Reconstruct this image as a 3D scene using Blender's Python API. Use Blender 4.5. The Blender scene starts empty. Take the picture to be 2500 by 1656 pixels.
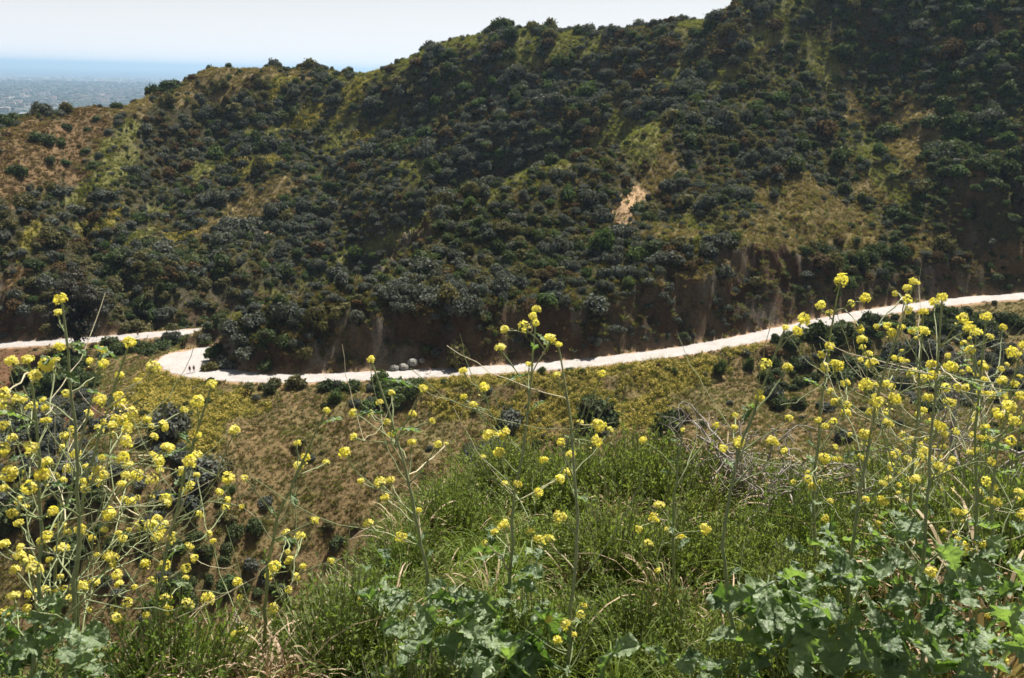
import bpy, bmesh, math, random
import numpy as np
from mathutils import Vector, Matrix, Euler

random.seed(7)
RNG = np.random.default_rng(11)
SC = bpy.context.scene
COL = SC.collection
R = math.radians

# ------------------------------------------------------------------ camera
PITCH, ROLL, FOC = R(16.6), R(1.4), 2165.0          # focal length in pixels of the 2500 px wide photo
CAM_M = Matrix.Rotation(math.pi / 2 - PITCH, 4, 'X') @ Matrix.Rotation(ROLL, 4, 'Z')
cam_data = bpy.data.cameras.new('camera')
cam = bpy.data.objects.new('camera', cam_data)
COL.objects.link(cam)
cam.matrix_world = CAM_M
cam_data.sensor_width = 36.0
cam_data.lens = 36.0 * FOC / 2500.0
cam_data.clip_start = 0.05
cam_data.clip_end = 120000.0
cam_data.dof.use_dof = True
cam_data.dof.focus_distance = 4.2
cam_data.dof.aperture_fstop = 9.0
SC.camera = cam

# ------------------------------------------------------------------ sun, sky, exposure
SUN_EL, SUN_AZ = R(60.0), R(30.0)                     # azimuth clockwise from +Y (the view direction)
world = bpy.data.worlds.new('World')
SC.world = world
world.use_nodes = True
wn = world.node_tree
bg = wn.nodes['Background']
sky = wn.nodes.new('ShaderNodeTexSky')
sky.sky_type = 'NISHITA'
sky.sun_disc = False
sky.sun_elevation = SUN_EL
sky.sun_rotation = SUN_AZ
sky.altitude = 300
sky.air_density = 1.0
sky.dust_density = 1.5
sky.ozone_density = 1.0
bw = wn.nodes.new('ShaderNodeRGBToBW'); wn.links.new(sky.outputs[0], bw.inputs[0])      # thin high haze whitens the whole sky
mxw = wn.nodes.new('ShaderNodeMix'); mxw.data_type = 'RGBA'; mxw.inputs[0].default_value = 0.75
wn.links.new(sky.outputs[0], mxw.inputs[6]); wn.links.new(bw.outputs[0], mxw.inputs[7]); 
geo = wn.nodes.new('ShaderNodeNewGeometry'); sxy = wn.nodes.new('ShaderNodeSeparateXYZ'); wn.links.new(geo.outputs['Incoming'], sxy.inputs[0])
ab = wn.nodes.new('ShaderNodeMath'); ab.operation = 'ABSOLUTE'; wn.links.new(sxy.outputs[2], ab.inputs[0])
om_ = wn.nodes.new('ShaderNodeMath'); om_.operation = 'SUBTRACT'; om_.inputs[0].default_value = 1; wn.links.new(ab.outputs[0], om_.inputs[1])
pw = wn.nodes.new('ShaderNodeMath'); pw.operation = 'POWER'; pw.inputs[1].default_value = 8.0; wn.links.new(om_.outputs[0], pw.inputs[0])
m8 = wn.nodes.new('ShaderNodeMath'); m8.operation = 'MULTIPLY'; m8.inputs[1].default_value = 0.85; wn.links.new(pw.outputs[0], m8.inputs[0])
mxh = wn.nodes.new('ShaderNodeMix'); mxh.data_type = 'RGBA'; mxh.inputs[7].default_value = (11.6, 11.8, 12.2, 1)   # pale marine haze low in the sky, all round
wn.links.new(m8.outputs[0], mxh.inputs[0]); wn.links.new(mxw.outputs[2], mxh.inputs[6]); wn.links.new(mxh.outputs[2], bg.inputs[0])
bg.inputs[1].default_value = 0.05
sun_data = bpy.data.lights.new('sun', 'SUN')
sun_data.energy = 5.0
sun_data.angle = R(0.53)
sun_data.color = (1.0, 0.95, 0.87)
sun = bpy.data.objects.new('sun', sun_data)
COL.objects.link(sun)
sd = Vector((math.sin(SUN_AZ) * math.cos(SUN_EL), math.cos(SUN_AZ) * math.cos(SUN_EL), math.sin(SUN_EL)))
sun.rotation_euler = sd.to_track_quat('Z', 'Y').to_euler()
SC.view_settings.view_transform = 'Standard'
SC.view_settings.look = 'None'
SC.view_settings.gamma = 1.0
SC.view_settings.use_curve_mapping = False
SC.view_settings.exposure = 1.0
SC.cycles.max_bounces = 6
SC.cycles.diffuse_bounces = 3
SC.cycles.transmission_bounces = 3
SC.cycles.transparent_max_bounces = 6
SC.cycles.volume_bounces = 0
SC.cycles.use_denoising = True

# ------------------------------------------------------------------ pixel <-> place
C3 = np.array(CAM_M.to_3x3())

def ray(px, py):
    v = np.array([(px - 1250) / FOC, -(py - 828) / FOC, -1.0])
    return C3 @ v

def at_r(px, py, r):
    d = ray(px, py)
    return d * (r / math.hypot(d[0], d[1]))

def at_z(px, py, z):
    d = ray(px, py)
    return d * (z / d[2])

def project(P):
    q = P @ C3                                        # world -> camera axes
    zz = np.minimum(q[:, 2], -1e-3)
    return 1250 + FOC * q[:, 0] / -zz, 828 - FOC * q[:, 1] / -zz

# ------------------------------------------------------------------ noise
def _h(ix, iy, s):
    n = (ix.astype(np.int64) * 374761393 + iy.astype(np.int64) * 668265263 + s * 1442695041) & 0x7fffffff
    n = ((n ^ (n >> 13)) * 1274126177) & 0x7fffffff
    n = n ^ (n >> 16)
    return (n & 0xffff) / 65535.0

def vnoise(x, y, s=0):
    x = np.asarray(x, float); y = np.asarray(y, float)
    ix = np.floor(x); iy = np.floor(y)
    fx = x - ix; fy = y - iy
    fx = fx * fx * (3 - 2 * fx); fy = fy * fy * (3 - 2 * fy)
    a = _h(ix, iy, s); b = _h(ix + 1, iy, s); c = _h(ix, iy + 1, s); d = _h(ix + 1, iy + 1, s)
    return (a * (1 - fx) + b * fx) * (1 - fy) + (c * (1 - fx) + d * fx) * fy

def fbm(x, y, s=0, o=4):
    t = 0; a = 0.5; n = 0
    for k in range(o):
        t = t + a * vnoise(x * 2 ** k + 17.3 * k, y * 2 ** k - 9.1 * k, s + k); n += a; a *= 0.5
    return t / n

def sstep(a, b, x):
    t = np.clip((x - a) / (b - a), 0, 1)
    return t * t * (3 - 2 * t)

# ------------------------------------------------------------------ object helpers
def tag(o, label=None, cat=None, group=None, kind=None):
    if label: o['label'] = label
    if cat: o['category'] = cat
    if group: o['group'] = group
    if kind: o['kind'] = kind
    return o

def link(name, data, parent=None, loc=None):
    o = bpy.data.objects.new(name, data)
    COL.objects.link(o)
    if parent is not None: o.parent = parent
    if loc is not None: o.location = loc
    return o

def mesh_np(name, V, F, mats=(), smooth=False, matidx=None, col=None):
    """V (n,3); F (m,k) all the same k, or a list of such arrays."""
    Fs = F if isinstance(F, list) else [F]
    me = bpy.data.meshes.new(name)
    V = np.ascontiguousarray(V, dtype=np.float32)
    me.vertices.add(len(V)); me.vertices.foreach_set('co', V.ravel())
    nl = sum(f.size for f in Fs); npol = sum(len(f) for f in Fs)
    me.loops.add(nl); me.loops.foreach_set('vertex_index', np.concatenate([f.ravel() for f in Fs]).astype(np.int32))
    me.polygons.add(npol)
    tot = np.concatenate([np.full(len(f), f.shape[1]) for f in Fs]).astype(np.int32)
    st = np.concatenate([[0], np.cumsum(tot)[:-1]]).astype(np.int32)
    me.polygons.foreach_set('loop_start', st)
    if matidx is not None: me.polygons.foreach_set('material_index', np.asarray(matidx, dtype=np.int32))
    me.update(calc_edges=True)
    me.polygons.foreach_set('use_smooth', np.full(npol, smooth, dtype=bool))
    for m in mats: me.materials.append(m)
    if col is not None:
        a = me.color_attributes.new('tint', 'FLOAT_COLOR', 'POINT')
        c = np.ones((len(V), 4), dtype=np.float32); c[:, :3] = col
        a.data.foreach_set('color', c.ravel())
    return me

# ------------------------------------------------------------------ materials
def new_mat(name):
    m = bpy.data.materials.new(name); m.use_nodes = True
    nt = m.node_tree; nt.nodes.clear()
    out = nt.nodes.new('ShaderNodeOutputMaterial')
    return m, nt, out

def N(nt, t, **kw):
    n = nt.nodes.new(t)
    for k, v in kw.items():
        if k.startswith('i_'):
            n.inputs[k[2:].replace('_', ' ')].default_value = v
        else: setattr(n, k, v)
    return n

def mixc(nt, fac, a, b, mode='MIX'):
    n = nt.nodes.new('ShaderNodeMix'); n.data_type = 'RGBA'; n.blend_type = mode
    for sock, v in ((n.inputs[0], fac), (n.inputs[6], a), (n.inputs[7], b)):
        if hasattr(v, 'is_linked'): nt.links.new(v, sock)
        elif isinstance(v, (int, float)): sock.default_value = v
        else: sock.default_value = (*v, 1)
    return n.outputs[2]

def noise_fac(nt, scale, detail=4, lo=0.35, hi=0.65, coord='Object', rough=0.55):
    tc = nt.nodes.new('ShaderNodeTexCoord')
    t = N(nt, 'ShaderNodeTexNoise'); t.inputs['Scale'].default_value = scale
    t.inputs['Detail'].default_value = detail; t.inputs['Roughness'].default_value = rough
    nt.links.new(tc.outputs[coord], t.inputs['Vector'])
    mr = N(nt, 'ShaderNodeMapRange'); mr.inputs[1].default_value = lo; mr.inputs[2].default_value = hi
    nt.links.new(t.outputs['Fac'], mr.inputs[0])
    return mr.outputs[0]

def leaf_mat(name, c1, c2, rough=0.6, trans=0.3, spec=0.3, nscale=3.0, tmul=1.4):
    """c1..c2 picked per object and by noise; part of the light passes through the leaf."""
    m, nt, out = new_mat(name)
    oi = nt.nodes.new('ShaderNodeObjectInfo')
    col = mixc(nt, oi.outputs['Random'], c1, c2)
    nf = noise_fac(nt, nscale, 3)
    dk = tuple(x * 0.62 for x in c1)
    mm = N(nt, 'ShaderNodeMath', operation='MULTIPLY'); nt.links.new(nf, mm.inputs[0]); mm.inputs[1].default_value = 0.55
    col = mixc(nt, mm.outputs[0], col, dk)
    p = N(nt, 'ShaderNodeBsdfPrincipled'); p.inputs['Roughness'].default_value = rough
    p.inputs['Specular IOR Level'].default_value = spec
    nt.links.new(col, p.inputs['Base Color'])
    tr = nt.nodes.new('ShaderNodeBsdfTranslucent')
    tcol = mixc(nt, 1.0, col, (tmul, tmul * 1.05, tmul * 0.45), 'MULTIPLY')
    nt.links.new(tcol, tr.inputs['Color'])
    mx = nt.nodes.new('ShaderNodeMixShader'); mx.inputs[0].default_value = trans
    nt.links.new(p.outputs[0], mx.inputs[1]); nt.links.new(tr.outputs[0], mx.inputs[2])
    nt.links.new(mx.outputs[0], out.inputs[0])
    return m

def plain_mat(name, c, c2=None, rough=0.8, scale=6.0, bump=0.0, bscale=30.0, spec=0.3, lo=0.35, hi=0.65):
    m, nt, out = new_mat(name)
    p = N(nt, 'ShaderNodeBsdfPrincipled'); p.inputs['Roughness'].default_value = rough
    p.inputs['Specular IOR Level'].default_value = spec
    if c2 is None: c2 = tuple(x * 0.7 for x in c)
    nt.links.new(mixc(nt, noise_fac(nt, scale, 5, lo, hi), c, c2), p.inputs['Base Color'])
    if bump:
        b = nt.nodes.new('ShaderNodeBump'); b.inputs['Strength'].default_value = bump
        nt.links.new(noise_fac(nt, bscale, 5, 0, 1), b.inputs['Height'])
        nt.links.new(b.outputs[0], p.inputs['Normal'])
    nt.links.new(p.outputs[0], out.inputs[0])
    return m

# ================================================================== THE LAND
# the fire road: centre points seen in the photograph, each with its height below the eye
ROAD_VIS = [(2560, 716, -54.0), (2471, 725, -54.8), (2380, 731, -55.5), (2250, 746, -56.5), (2100, 769, -57.8), (1950, 800, -59.2),
            (1800, 833, -60.6), (1650, 859, -62.0), (1500, 878, -63.0), (1350, 893, -64.0), (1200, 903, -64.8),
            (1050, 911, -65.5), (900, 918, -66.0), (780, 923, -66.4), (660, 924, -66.7), (560, 917, -67.0), (490, 904, -67.2),
            (448, 887, -67.5), (455, 872, -67.8)]
rd = [at_z(*p) for p in ROAD_VIS]
up = [at_z(px, py, z) for px, py, z in ((520, 806, -72.5), (400, 815, -73.2), (300, 824, -73.9), (200, 831, -74.6), (100, 837, -75.3), (0, 843, -76.0), (-150, 850, -77.2))]
e0 = rd[-1]; e1 = up[0]
hid = [np.array([e0[0] + 8, e0[1] + 9, -68.2]), np.array([e0[0] + 24, e0[1] + 17, -69.2]), np.array([e0[0] + 36, e0[1] + 27, -70.2]),
       np.array([e1[0] + 26, e1[1] + 9, -71.5]), np.array([e1[0] + 12, e1[1] + 5, -72.0])]
pr = np.array(rd[:1] + rd + hid + up + up[-1:])

def catmull(P, n=6):
    out = []
    for i in range(1, len(P) - 2):
        for k in range(n):
            t = k / n
            out.append(0.5 * (2 * P[i] + (P[i + 1] - P[i - 1]) * t + (2 * P[i - 1] - 5 * P[i] + 4 * P[i + 1] - P[i + 2]) * t * t
                              + (-P[i - 1] + 3 * P[i] - 3 * P[i + 1] + P[i + 2]) * t ** 3))
    out.append(P[-2]); return np.array(out)
ROAD = catmull(pr, 5)
# half width along the road: wider in the bend
_bend = at_z(448, 887, -67.5)
ROAD_HW = 3.0 + 2.6 * np.exp(-((ROAD[:, 0] - _bend[0]) ** 2 + (ROAD[:, 1] - _bend[1]) ** 2) / 14.0 ** 2)

_v = [(math.atan2(q[0], q[1]), math.hypot(q[0], q[1])) for q in up[1:-1] + rd[:-2]]
_v.sort()
_va = np.array(_v)
def road_r(a): return np.interp(a, _va[:, 0], _va[:, 1])

def road_near(x, y):
    """distance to the road edge and the height of the nearest road point"""
    best = np.full(x.shape, 1e9); zz = np.zeros(x.shape)
    for i in range(len(ROAD) - 1):
        a = ROAD[i]; b = ROAD[i + 1]; d = b - a
        L = d[0] ** 2 + d[1] ** 2 + 1e-9
        t = np.clip(((x - a[0]) * d[0] + (y - a[1]) * d[1]) / L, 0, 1)
        hw = ROAD_HW[i] * (1 - t) + ROAD_HW[i + 1] * t
        e = np.hypot(x - a[0] - t * d[0], y - a[1] - t * d[1]) - hw
        m = e < best
        best = np.where(m, e, best); zz = np.where(m, a[2] + t * d[2], zz)
    return best, zz

# points of the hillside: (photo x, photo y, distance over the ground)
CP = [
 # skyline, left to right
 (-300, 320, 355), (0, 290, 365), (120, 272, 370), (230, 260, 378), (330, 242, 388), (420, 200, 402), (480, 168, 412), (560, 155, 416), (640, 164, 416), (760, 172, 410),
 (860, 176, 404), (950, 170, 396), (1000, 157, 392), (1060, 126, 386), (1150, 90, 380), (1250, 82, 376), (1350, 80, 372), (1450, 74, 368),
 (1550, 70, 363), (1650, 66, 358), (1740, 48, 353), (1800, 24, 349), (1850, 0, 357), (2000, -120, 380), (2200, -260, 405), (2400, -380, 420), (2700, -480, 415),
 # grassy shoulder and slope at the left
 (0, 400, 335), (120, 400, 340), (0, 520, 312), (250, 380, 355), (200, 520, 325), (400, 330, 372), (350, 480, 338),
 (0, 640, 298), (200, 650, 300), (400, 620, 305), (-200, 500, 310),
 (560, 300, 385), (560, 450, 345), (600, 560, 318), (480, 560, 318), (700, 400, 358), (700, 250, 392),
 (900, 300, 375), (850, 420, 350), (780, 560, 325),
 (1100, 250, 360), (1100, 380, 332), (1000, 480, 320), (1300, 200, 355), (1300, 320, 330), (1500, 180, 348), (1480, 300, 322),
 # foot of the far hill above the upper road
 (-150, 740, 290), (40, 745, 286), (200, 740, 281), (350, 715, 280), (450, 700, 281), (560, 690, 286), (640, 650, 295),
 # gully behind the near spur
 (560, 812, 262), (640, 770, 268), (760, 700, 282), (900, 640, 290), (1100, 560, 297), (1300, 480, 304), (1450, 410, 312),
 # crest of the near spur
 (500, 838, 214), (540, 803, 216), (620, 755, 221), (750, 690, 229), (900, 618, 238), (1100, 535, 250), (1300, 452, 263), (1450, 385, 275), (1570, 320, 289), (1700, 250, 305), (1850, 170, 326),
 # front of the spur above the cut
 (560, 850, 209), (620, 832, 206), (700, 805, 206), (860, 758, 204), (1000, 755, 203.5), (1150, 750, 204), (1300, 745, 205.5), (1450, 730, 208.5), (1600, 690, 214), (1700, 680, 218), (1850, 640, 227),
 (2000, 645, 241), (2150, 655, 253), (2300, 668, 267), (2420, 688, 279),
 (1000, 650, 226), (1200, 620, 232), (1400, 560, 243), (1600, 500, 255), (1800, 480, 262), (1700, 400, 278), (1900, 350, 292),
 (2000, 480, 270), (1950, 200, 328), (2080, 200, 336), (2090, 380, 308), (2200, 520, 284), (2350, 630, 278),
 (2250, 300, 316), (2400, 450, 291), (2500, 300, 312), (2500, 500, 290), (2520, 650, 285), (2350, 100, 345), (2500, 50, 348), (2700, 300, 305), (2700, 600, 275),
 # slope below the road
 (2650, 800, 258), (2500, 790, 255), (2300, 830, 238), (2150, 850, 228), (2050, 880, 217), (1950, 940, 202), (1850, 880, 206), (1700, 960, 189), (1700, 1060, 173), (1500, 960, 184), (1500, 1080, 168),
 (1300, 970, 181), (1300, 1100, 165), (1100, 980, 180), (1100, 1120, 163), (900, 990, 180), (900, 1150, 160), (700, 990, 182), (700, 1150, 162), (700, 1300, 149), (600, 1450, 139),
 (550, 990, 184), (450, 960, 193), (500, 1150, 160), (340, 930, 204), (300, 1000, 188), (250, 1150, 160), (150, 980, 214), (100, 900, 251), (0, 900, 256), (0, 1000, 222), (0, 1200, 172), (-200, 950, 235),
 (300, 870, 243), (200, 880, 249), (400, 855, 240), (450, 838, 243), (2100, 1000, 196), (2400, 1000, 205), (900, 1300, 147), (1300, 1300, 144), (1800, 1200, 154), (2300, 1200, 162),
]
pts = [at_r(*c) for c in CP]
NSKY = 27
for i in range(NSKY):
    pts[i] = at_r(CP[i][0], CP[i][1] + (-4 if 8 < i < 14 else 14), CP[i][2]); q = pts[i]; f = (CP[i][2] + 38) / CP[i][2]
    pts.append(np.array([q[0] * f, q[1] * f, q[2] - 11 - (6 if CP[i][0] < 1000 else 0)]))
    f = (CP[i][2] + 75) / CP[i][2]; pts.append(np.array([q[0] * f, q[1] * f, q[2] - 36]))
for i, c in enumerate(CP):
    if c in ((560, 812, 262), (640, 770, 268), (760, 700, 282), (900, 640, 290), (1100, 560, 297), (1300, 480, 304)): pts[i] = pts[i] - [0, 0, 20]
    if c in ((620, 755, 221), (750, 690, 229), (900, 618, 238), (1100, 535, 250), (1300, 452, 263), (1450, 385, 275), (1570, 320, 289)): pts[i] = pts[i] + [0, 0, 4.5]
for az in (-60, -42, -25, -10, 8, 25, 42, 60):           # the near side of the canyon
    for r_, z_ in ((30, -27), (60, -54), (95, -82), (122, -97)):
        pts.append(np.array([r_ * math.sin(R(az)), r_ * math.cos(R(az)), z_]))
for az, r_, z_ in ((-45, 350, -60), (-55, 250, -80), (50, 350, 20), (55, 220, -40), (-70, 200, -80), (70, 200, -50)):
    pts.append(np.array([r_ * math.sin(R(az)), r_ * math.cos(R(az)), z_]))
pts = np.array(pts)
# add the land beside the road so that the shape keeps to it
S = 100.0
def tps(d2): return 0.5 * d2 * np.log(d2 + 1e-12)
TPSX = pts[:, :2] / S
NCP = len(TPSX)
D2 = ((TPSX[:, None] - TPSX[None]) ** 2).sum(-1)
A = np.zeros((NCP + 3, NCP + 3)); A[:NCP, :NCP] = tps(D2) + np.eye(NCP) * 2e-4
A[:NCP, NCP] = 1; A[:NCP, NCP + 1:] = TPSX; A[NCP, :NCP] = 1; A[NCP + 1:, :NCP] = TPSX.T
TPSW = np.linalg.solve(A, np.concatenate([pts[:, 2], np.zeros(3)]))

def base_h(x, y):
    out = np.zeros(x.shape)
    for s in range(0, len(x), 40000):
        xs = x[s:s + 40000] / S; ys = y[s:s + 40000] / S
        d2 = (xs[:, None] - TPSX[None, :, 0]) ** 2 + (ys[:, None] - TPSX[None, :, 1]) ** 2
        out[s:s + 40000] = tps(d2) @ TPSW[:NCP] + TPSW[NCP] + TPSW[NCP + 1] * xs + TPSW[NCP + 2] * ys
    return out

def knoll(x, y):
    r = np.hypot(x, y); az = np.degrees(np.arctan2(x, y))
    e = 2.25 + 1.25 * sstep(-14, -2, az) + 0.5 * sstep(5, 22, az)
    z = -1.45 - 0.09 * np.minimum(r, e) - np.maximum(r - e, 0) * 0.97
    return z + 0.06 * (fbm(x * 1.3, y * 1.3, 5) - 0.5)

_s = sorted((math.atan2(at_r(c[0], c[1], c[2])[0], at_r(c[0], c[1], c[2])[1]), c[2]) for c in CP[:NSKY])
SKA = np.array([q[0] for q in _s]); SKR = np.array([q[1] for q in _s])

def height(x, y, want_edge=False):
    x = np.asarray(x, float); y = np.asarray(y, float)
    sh = x.shape; x = x.ravel(); y = y.ravel()
    r = np.hypot(x, y)
    z = np.full(x.shape, -1.6)
    far = r > 12
    if far.any():
        xf, yf = x[far], y[far]; rf = r[far]
        q = np.minimum(1, 450 / rf)
        b = base_h(xf * q, yf * q) - np.maximum(rf - 450, 0) * 0.45
        w = sstep(205, 240, rf)
        b = b + (fbm(xf / 34, yf / 34, 21, 3) - 0.5) * (3.5 + 3.5 * w) + (np.abs(fbm(xf / 14, yf / 22, 31, 3) - 0.5) * -7.0 + 1.0) * (0.35 + 0.4 * w)
        b = b + (fbm(xf / 4.0, yf / 4.0, 41, 3) - 0.5) * 1.3
        sk = np.interp(np.arctan2(xf, yf), SKA, SKR)                # gullies that run down the hill to the left
        gu = (xf * 0.85 + yf * 0.5) / 27 + 1.1 * fbm(xf / 60, yf / 60, 45, 2); gv = (-xf * 0.5 + yf * 0.85) / 150
        b = b - 19 * (0.30 - np.abs(vnoise(gu, gv, 46) - 0.5)) * sstep(232, 262, rf) * (1 - sstep(sk - 30, sk - 5, rf))
        z[far] = b
    near = r < 34
    if near.any():
        k = knoll(x[near], y[near]); w = sstep(14, 34, r[near])
        z[near] = k * (1 - w) + z[near] * w
    e = np.full(x.shape, 999.0)
    m = (r > 150) & (r < 330)
    if m.any():
        xm, ym = x[m], y[m]
        em, zr = road_near(xm, ym)
        ex = np.maximum(em - 0.6 - 0.5 * fbm(xm / 3, ym / 3, 51), 0)
        rough = 1 + 0.9 * (fbm(xm / 3.2, ym / 3.2, 61, 4) - 0.5) + 0.7 * (fbm(xm / 9, ym / 9, 62, 2) - 0.5)
        hi = zr + ex * 1.75 * rough
        nearside = np.hypot(xm, ym) < road_r(np.arctan2(xm, ym)) - 2
        hi = np.where(nearside, np.minimum(hi, zr - .12 * ex + np.maximum(ex - 11, 0) * 1.2), hi)
        lo = zr - ex * 0.85 - 0.02 * ex
        zc = np.clip(z[m], lo, hi)
        zc = np.where(em < 0.6, zr - 0.04, zc)
        z[m] = zc; e[m] = em
    z = z.reshape(sh)
    return (z, e.reshape(sh)) if want_edge else z

# ------------------------------------------------------------------ patches of ground, painted from the photograph into ground places
# (x, y, half width, half height, turn deg, kind, density kept)
PATCH = [
 (95, 375, 150, 95, -10, 'rust', 0.05), (210, 305, 110, 42, -12, 'rust', 0.10), (0, 440, 120, 50, 10, 'rust', 0.15), (330, 262, 60, 22, -25, 'tan', 0.3),
 (300, 345, 60, 22, -35, 'green', 0.4), (225, 450, 70, 14, -35, 'green', 0.3), (290, 410, 25, 40, 40, 'green', .4),
 (575, 172, 110, 20, 4, 'tan', 0.12), (480, 205, 70, 18, -35, 'tan', 0.3), (560, 225, 70, 14, -15, 'tan', 0.3), (700, 180, 60, 10, 5, 'tan', 0.4), (860, 185, 80, 12, 0, 'green', 0.4),
 (925, 180, 60, 16, -12, 'green', 0.35), (1010, 150, 60, 14, -25, 'green', 0.35), (870, 240, 60, 12, -50, 'yellow', 0.2), (750, 285, 70, 18, -30, 'yellow', 0.25), (700, 320, 60, 12, -25, 'tan', 0.3),
 (640, 330, 40, 14, 0, 'green', .4), (820, 330, 60, 20, -40, 'green', .4), (690, 220, 16, 30, 20, 'yellow', .3),
 (1285, 118, 28, 40, 5, 'green', 0.2), (1370, 120, 40, 26, -20, 'green', 0.3), (1440, 105, 40, 18, 0, 'green', 0.3), (1290, 145, 18, 26, 0, 'tan', 0.2), (1470, 82, 20, 12, 0, 'green', .2), (1240, 130, 14, 30, 0, 'green', .4),
 (1100, 100, 50, 10, -25, 'green', 0.4), (1150, 95, 60, 8, 0, 'green', 0.5),
 (1700, 60, 50, 18, -25, 'green', 0.3), (1880, 40, 90, 16, -42, 'green', 0.15), (1950, 30, 60, 16, -50, 'green', .2), (1860, 110, 60, 12, -35, 'green', 0.25), (1770, 180, 70, 12, -35, 'green', 0.3), (1840, 130, 80, 16, -35, 'rust', .5), (1640, 190, 60, 14, -30, 'green', .45),
 (1440, 355, 100, 16, -35, 'green', 0.2), (1560, 345, 50, 40, -10, 'green', 0.2), (1620, 375, 24, 70, -20, 'tan', 0.08), (1590, 450, 26, 50, 35, 'tan', 0.08), (1550, 500, 50, 26, -50, 'bare', 0.12), (1515, 535, 30, 24, 0, 'bare', .2),
 (1260, 440, 80, 10, -35, 'green', 0.3), (1000, 565, 90, 12, -30, 'green', 0.35), (880, 610, 60, 12, -30, 'green', 0.4), (1160, 500, 30, 8, -30, 'yellow', 0.4),
 (1960, 510, 130, 75, 5, 'olive', 0.12), (1880, 590, 90, 50, 0, 'olive', 0.2), (2080, 560, 80, 60, 20, 'olive', 0.25), (2150, 470, 60, 24, 20, 'tan', 0.2), (2230, 340, 60, 70, -20, 'tan', 0.2), (2080, 225, 24, 60, -10, 'tan', 0.3), (2150, 420, 30, 90, -30, 'green', .35),
 (2450, 640, 60, 40, 0, 'rust', 0.3), (2330, 250, 30, 60, 0, 'olive', .5), (2380, 440, 30, 40, 0, 'rust', .5), (2420, 60, 60, 30, 30, 'rust', 0.5), (2300, 90, 50, 20, 20, 'olive', .5),
 (1680, 680, 70, 26, -8, 'tan', 0.12), (1790, 640, 60, 24, -10, 'olive', 0.25), (1900, 660, 50, 22, 0, 'olive', .4), (1650, 560, 60, 20, 0, 'olive', 0.5),
 (540, 530, 75, 20, -30, 'tan', 0.08), (430, 575, 60, 10, -20, 'yellow', 0.3), (665, 563, 22, 9, 0, 'bare', 0.1), (250, 535, 60, 9, -30, 'yellow', 0.25), (75, 590, 40, 14, -45, 'yellow', 0.3), (380, 500, 40, 8, -20, 'green', .4),
 (40, 690, 55, 18, -35, 'rust', 0.2), (610, 760, 46, 16, -35, 'green', 0.25), (440, 800, 60, 16, -10, 'tan', 0.4), (460, 850, 60, 14, -12, 'green', 0.3),
 (330, 855, 40, 18, 0, 'rust', 0.3), (60, 870, 120, 26, 3, 'soil', 0.05), (60, 920, 110, 40, 0, 'soil', 0.15), (190, 990, 80, 50, 0, 'soil', .3),
 (420, 985, 140, 62, -10, 'mustard', 0.15), (500, 1060, 100, 50, -40, 'mustard', 0.15), (560, 1000, 60, 30, 0, 'mustard', .2),
 (1080, 935, 60, 16, 0, 'mustard', 0.2), (1230, 925, 120, 24, -2, 'mustard', 0.1), (1500, 900, 150, 16, -6, 'mustard', 0.2), (1640, 920, 120, 50, -8, 'mustard', 0.1), (1290, 1030, 90, 55, 0, 'mustard', 0.15), (1560, 1010, 90, 50, 0, 'mustard', 0.15), (1120, 1000, 60, 40, 0, 'mustard', 0.3), (1400, 980, 120, 60, 0, 'mustard', 0.2),
 (1800, 850, 60, 14, -10, 'mustard', .3),
]
PATCH += [(640, 742, 60, 9, -35, 'green', .3), (760, 682, 60, 9, -30, 'green', .35), (620, 500, 90, 24, -30, 'tan', .08), (1010, 420, 50, 16, -30, 'green', .4), (520, 400, 60, 16, -20, 'green', .35), (620, 420, 50, 12, -25, 'yellow', .3), (900, 330, 70, 14, -45, 'yellow', .3), (300, 600, 70, 12, -30, 'green', .35), (1700, 560, 40, 30, 0, 'green', .4), (2000, 150, 40, 60, -20, 'green', .4), (2260, 600, 40, 40, 0, 'olive', .4)]
PATCH = [(cx, cy, rx * 1.2, ry * 1.35, rot, k, kp) if cy < 650 and k in ('green', 'yellow', 'tan') else (cx, cy, rx, ry, rot, k, kp) for cx, cy, rx, ry, rot, k, kp in PATCH]
PCOL = {'rust': (0.165, 0.108, 0.058), 'tan': (0.21, 0.165, 0.085), 'green': (0.165, 0.160, 0.058), 'yellow': (0.20, 0.175, 0.045),
        'olive': (0.16, 0.125, 0.050), 'bare': (0.40, 0.27, 0.16), 'soil': (0.115, 0.060, 0.034), 'mustard': (0.15, 0.125, 0.020)}
KINDS_P = list(PCOL)

def ground_cover(x, y, z, e):
    """weights of every patch kind, shrub density, for points on the land"""
    px, py = project(np.stack([x, y, z], -1))
    wx = (fbm(x / 9, y / 9, 71, 5) - 0.5) * 110; wy = (fbm(x / 9, y / 9, 81, 5) - 0.5) * 64
    W = {k: np.zeros(x.shape) for k in KINDS_P}
    dens = np.ones(x.shape); fine = fbm(x / 2.2, y / 2.2, 86, 3)
    for cx, cy, rx, ry, rot, kind, keep in PATCH:
        c, s = math.cos(R(rot)), math.sin(R(rot))
        dx = px + wx - cx; dy = py + wy - cy
        u = (dx * c + dy * s) / rx; v = (-dx * s + dy * c) / ry
        d = np.sqrt(u * u + v * v)
        w = 1 - sstep(0.75, 1.15, d + 0.9 * (fine - 0.5))
        W[kind] = np.maximum(W[kind], w)
        dens = np.minimum(dens, 1 - w * (1 - keep))
    return px, py, W, dens

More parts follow.
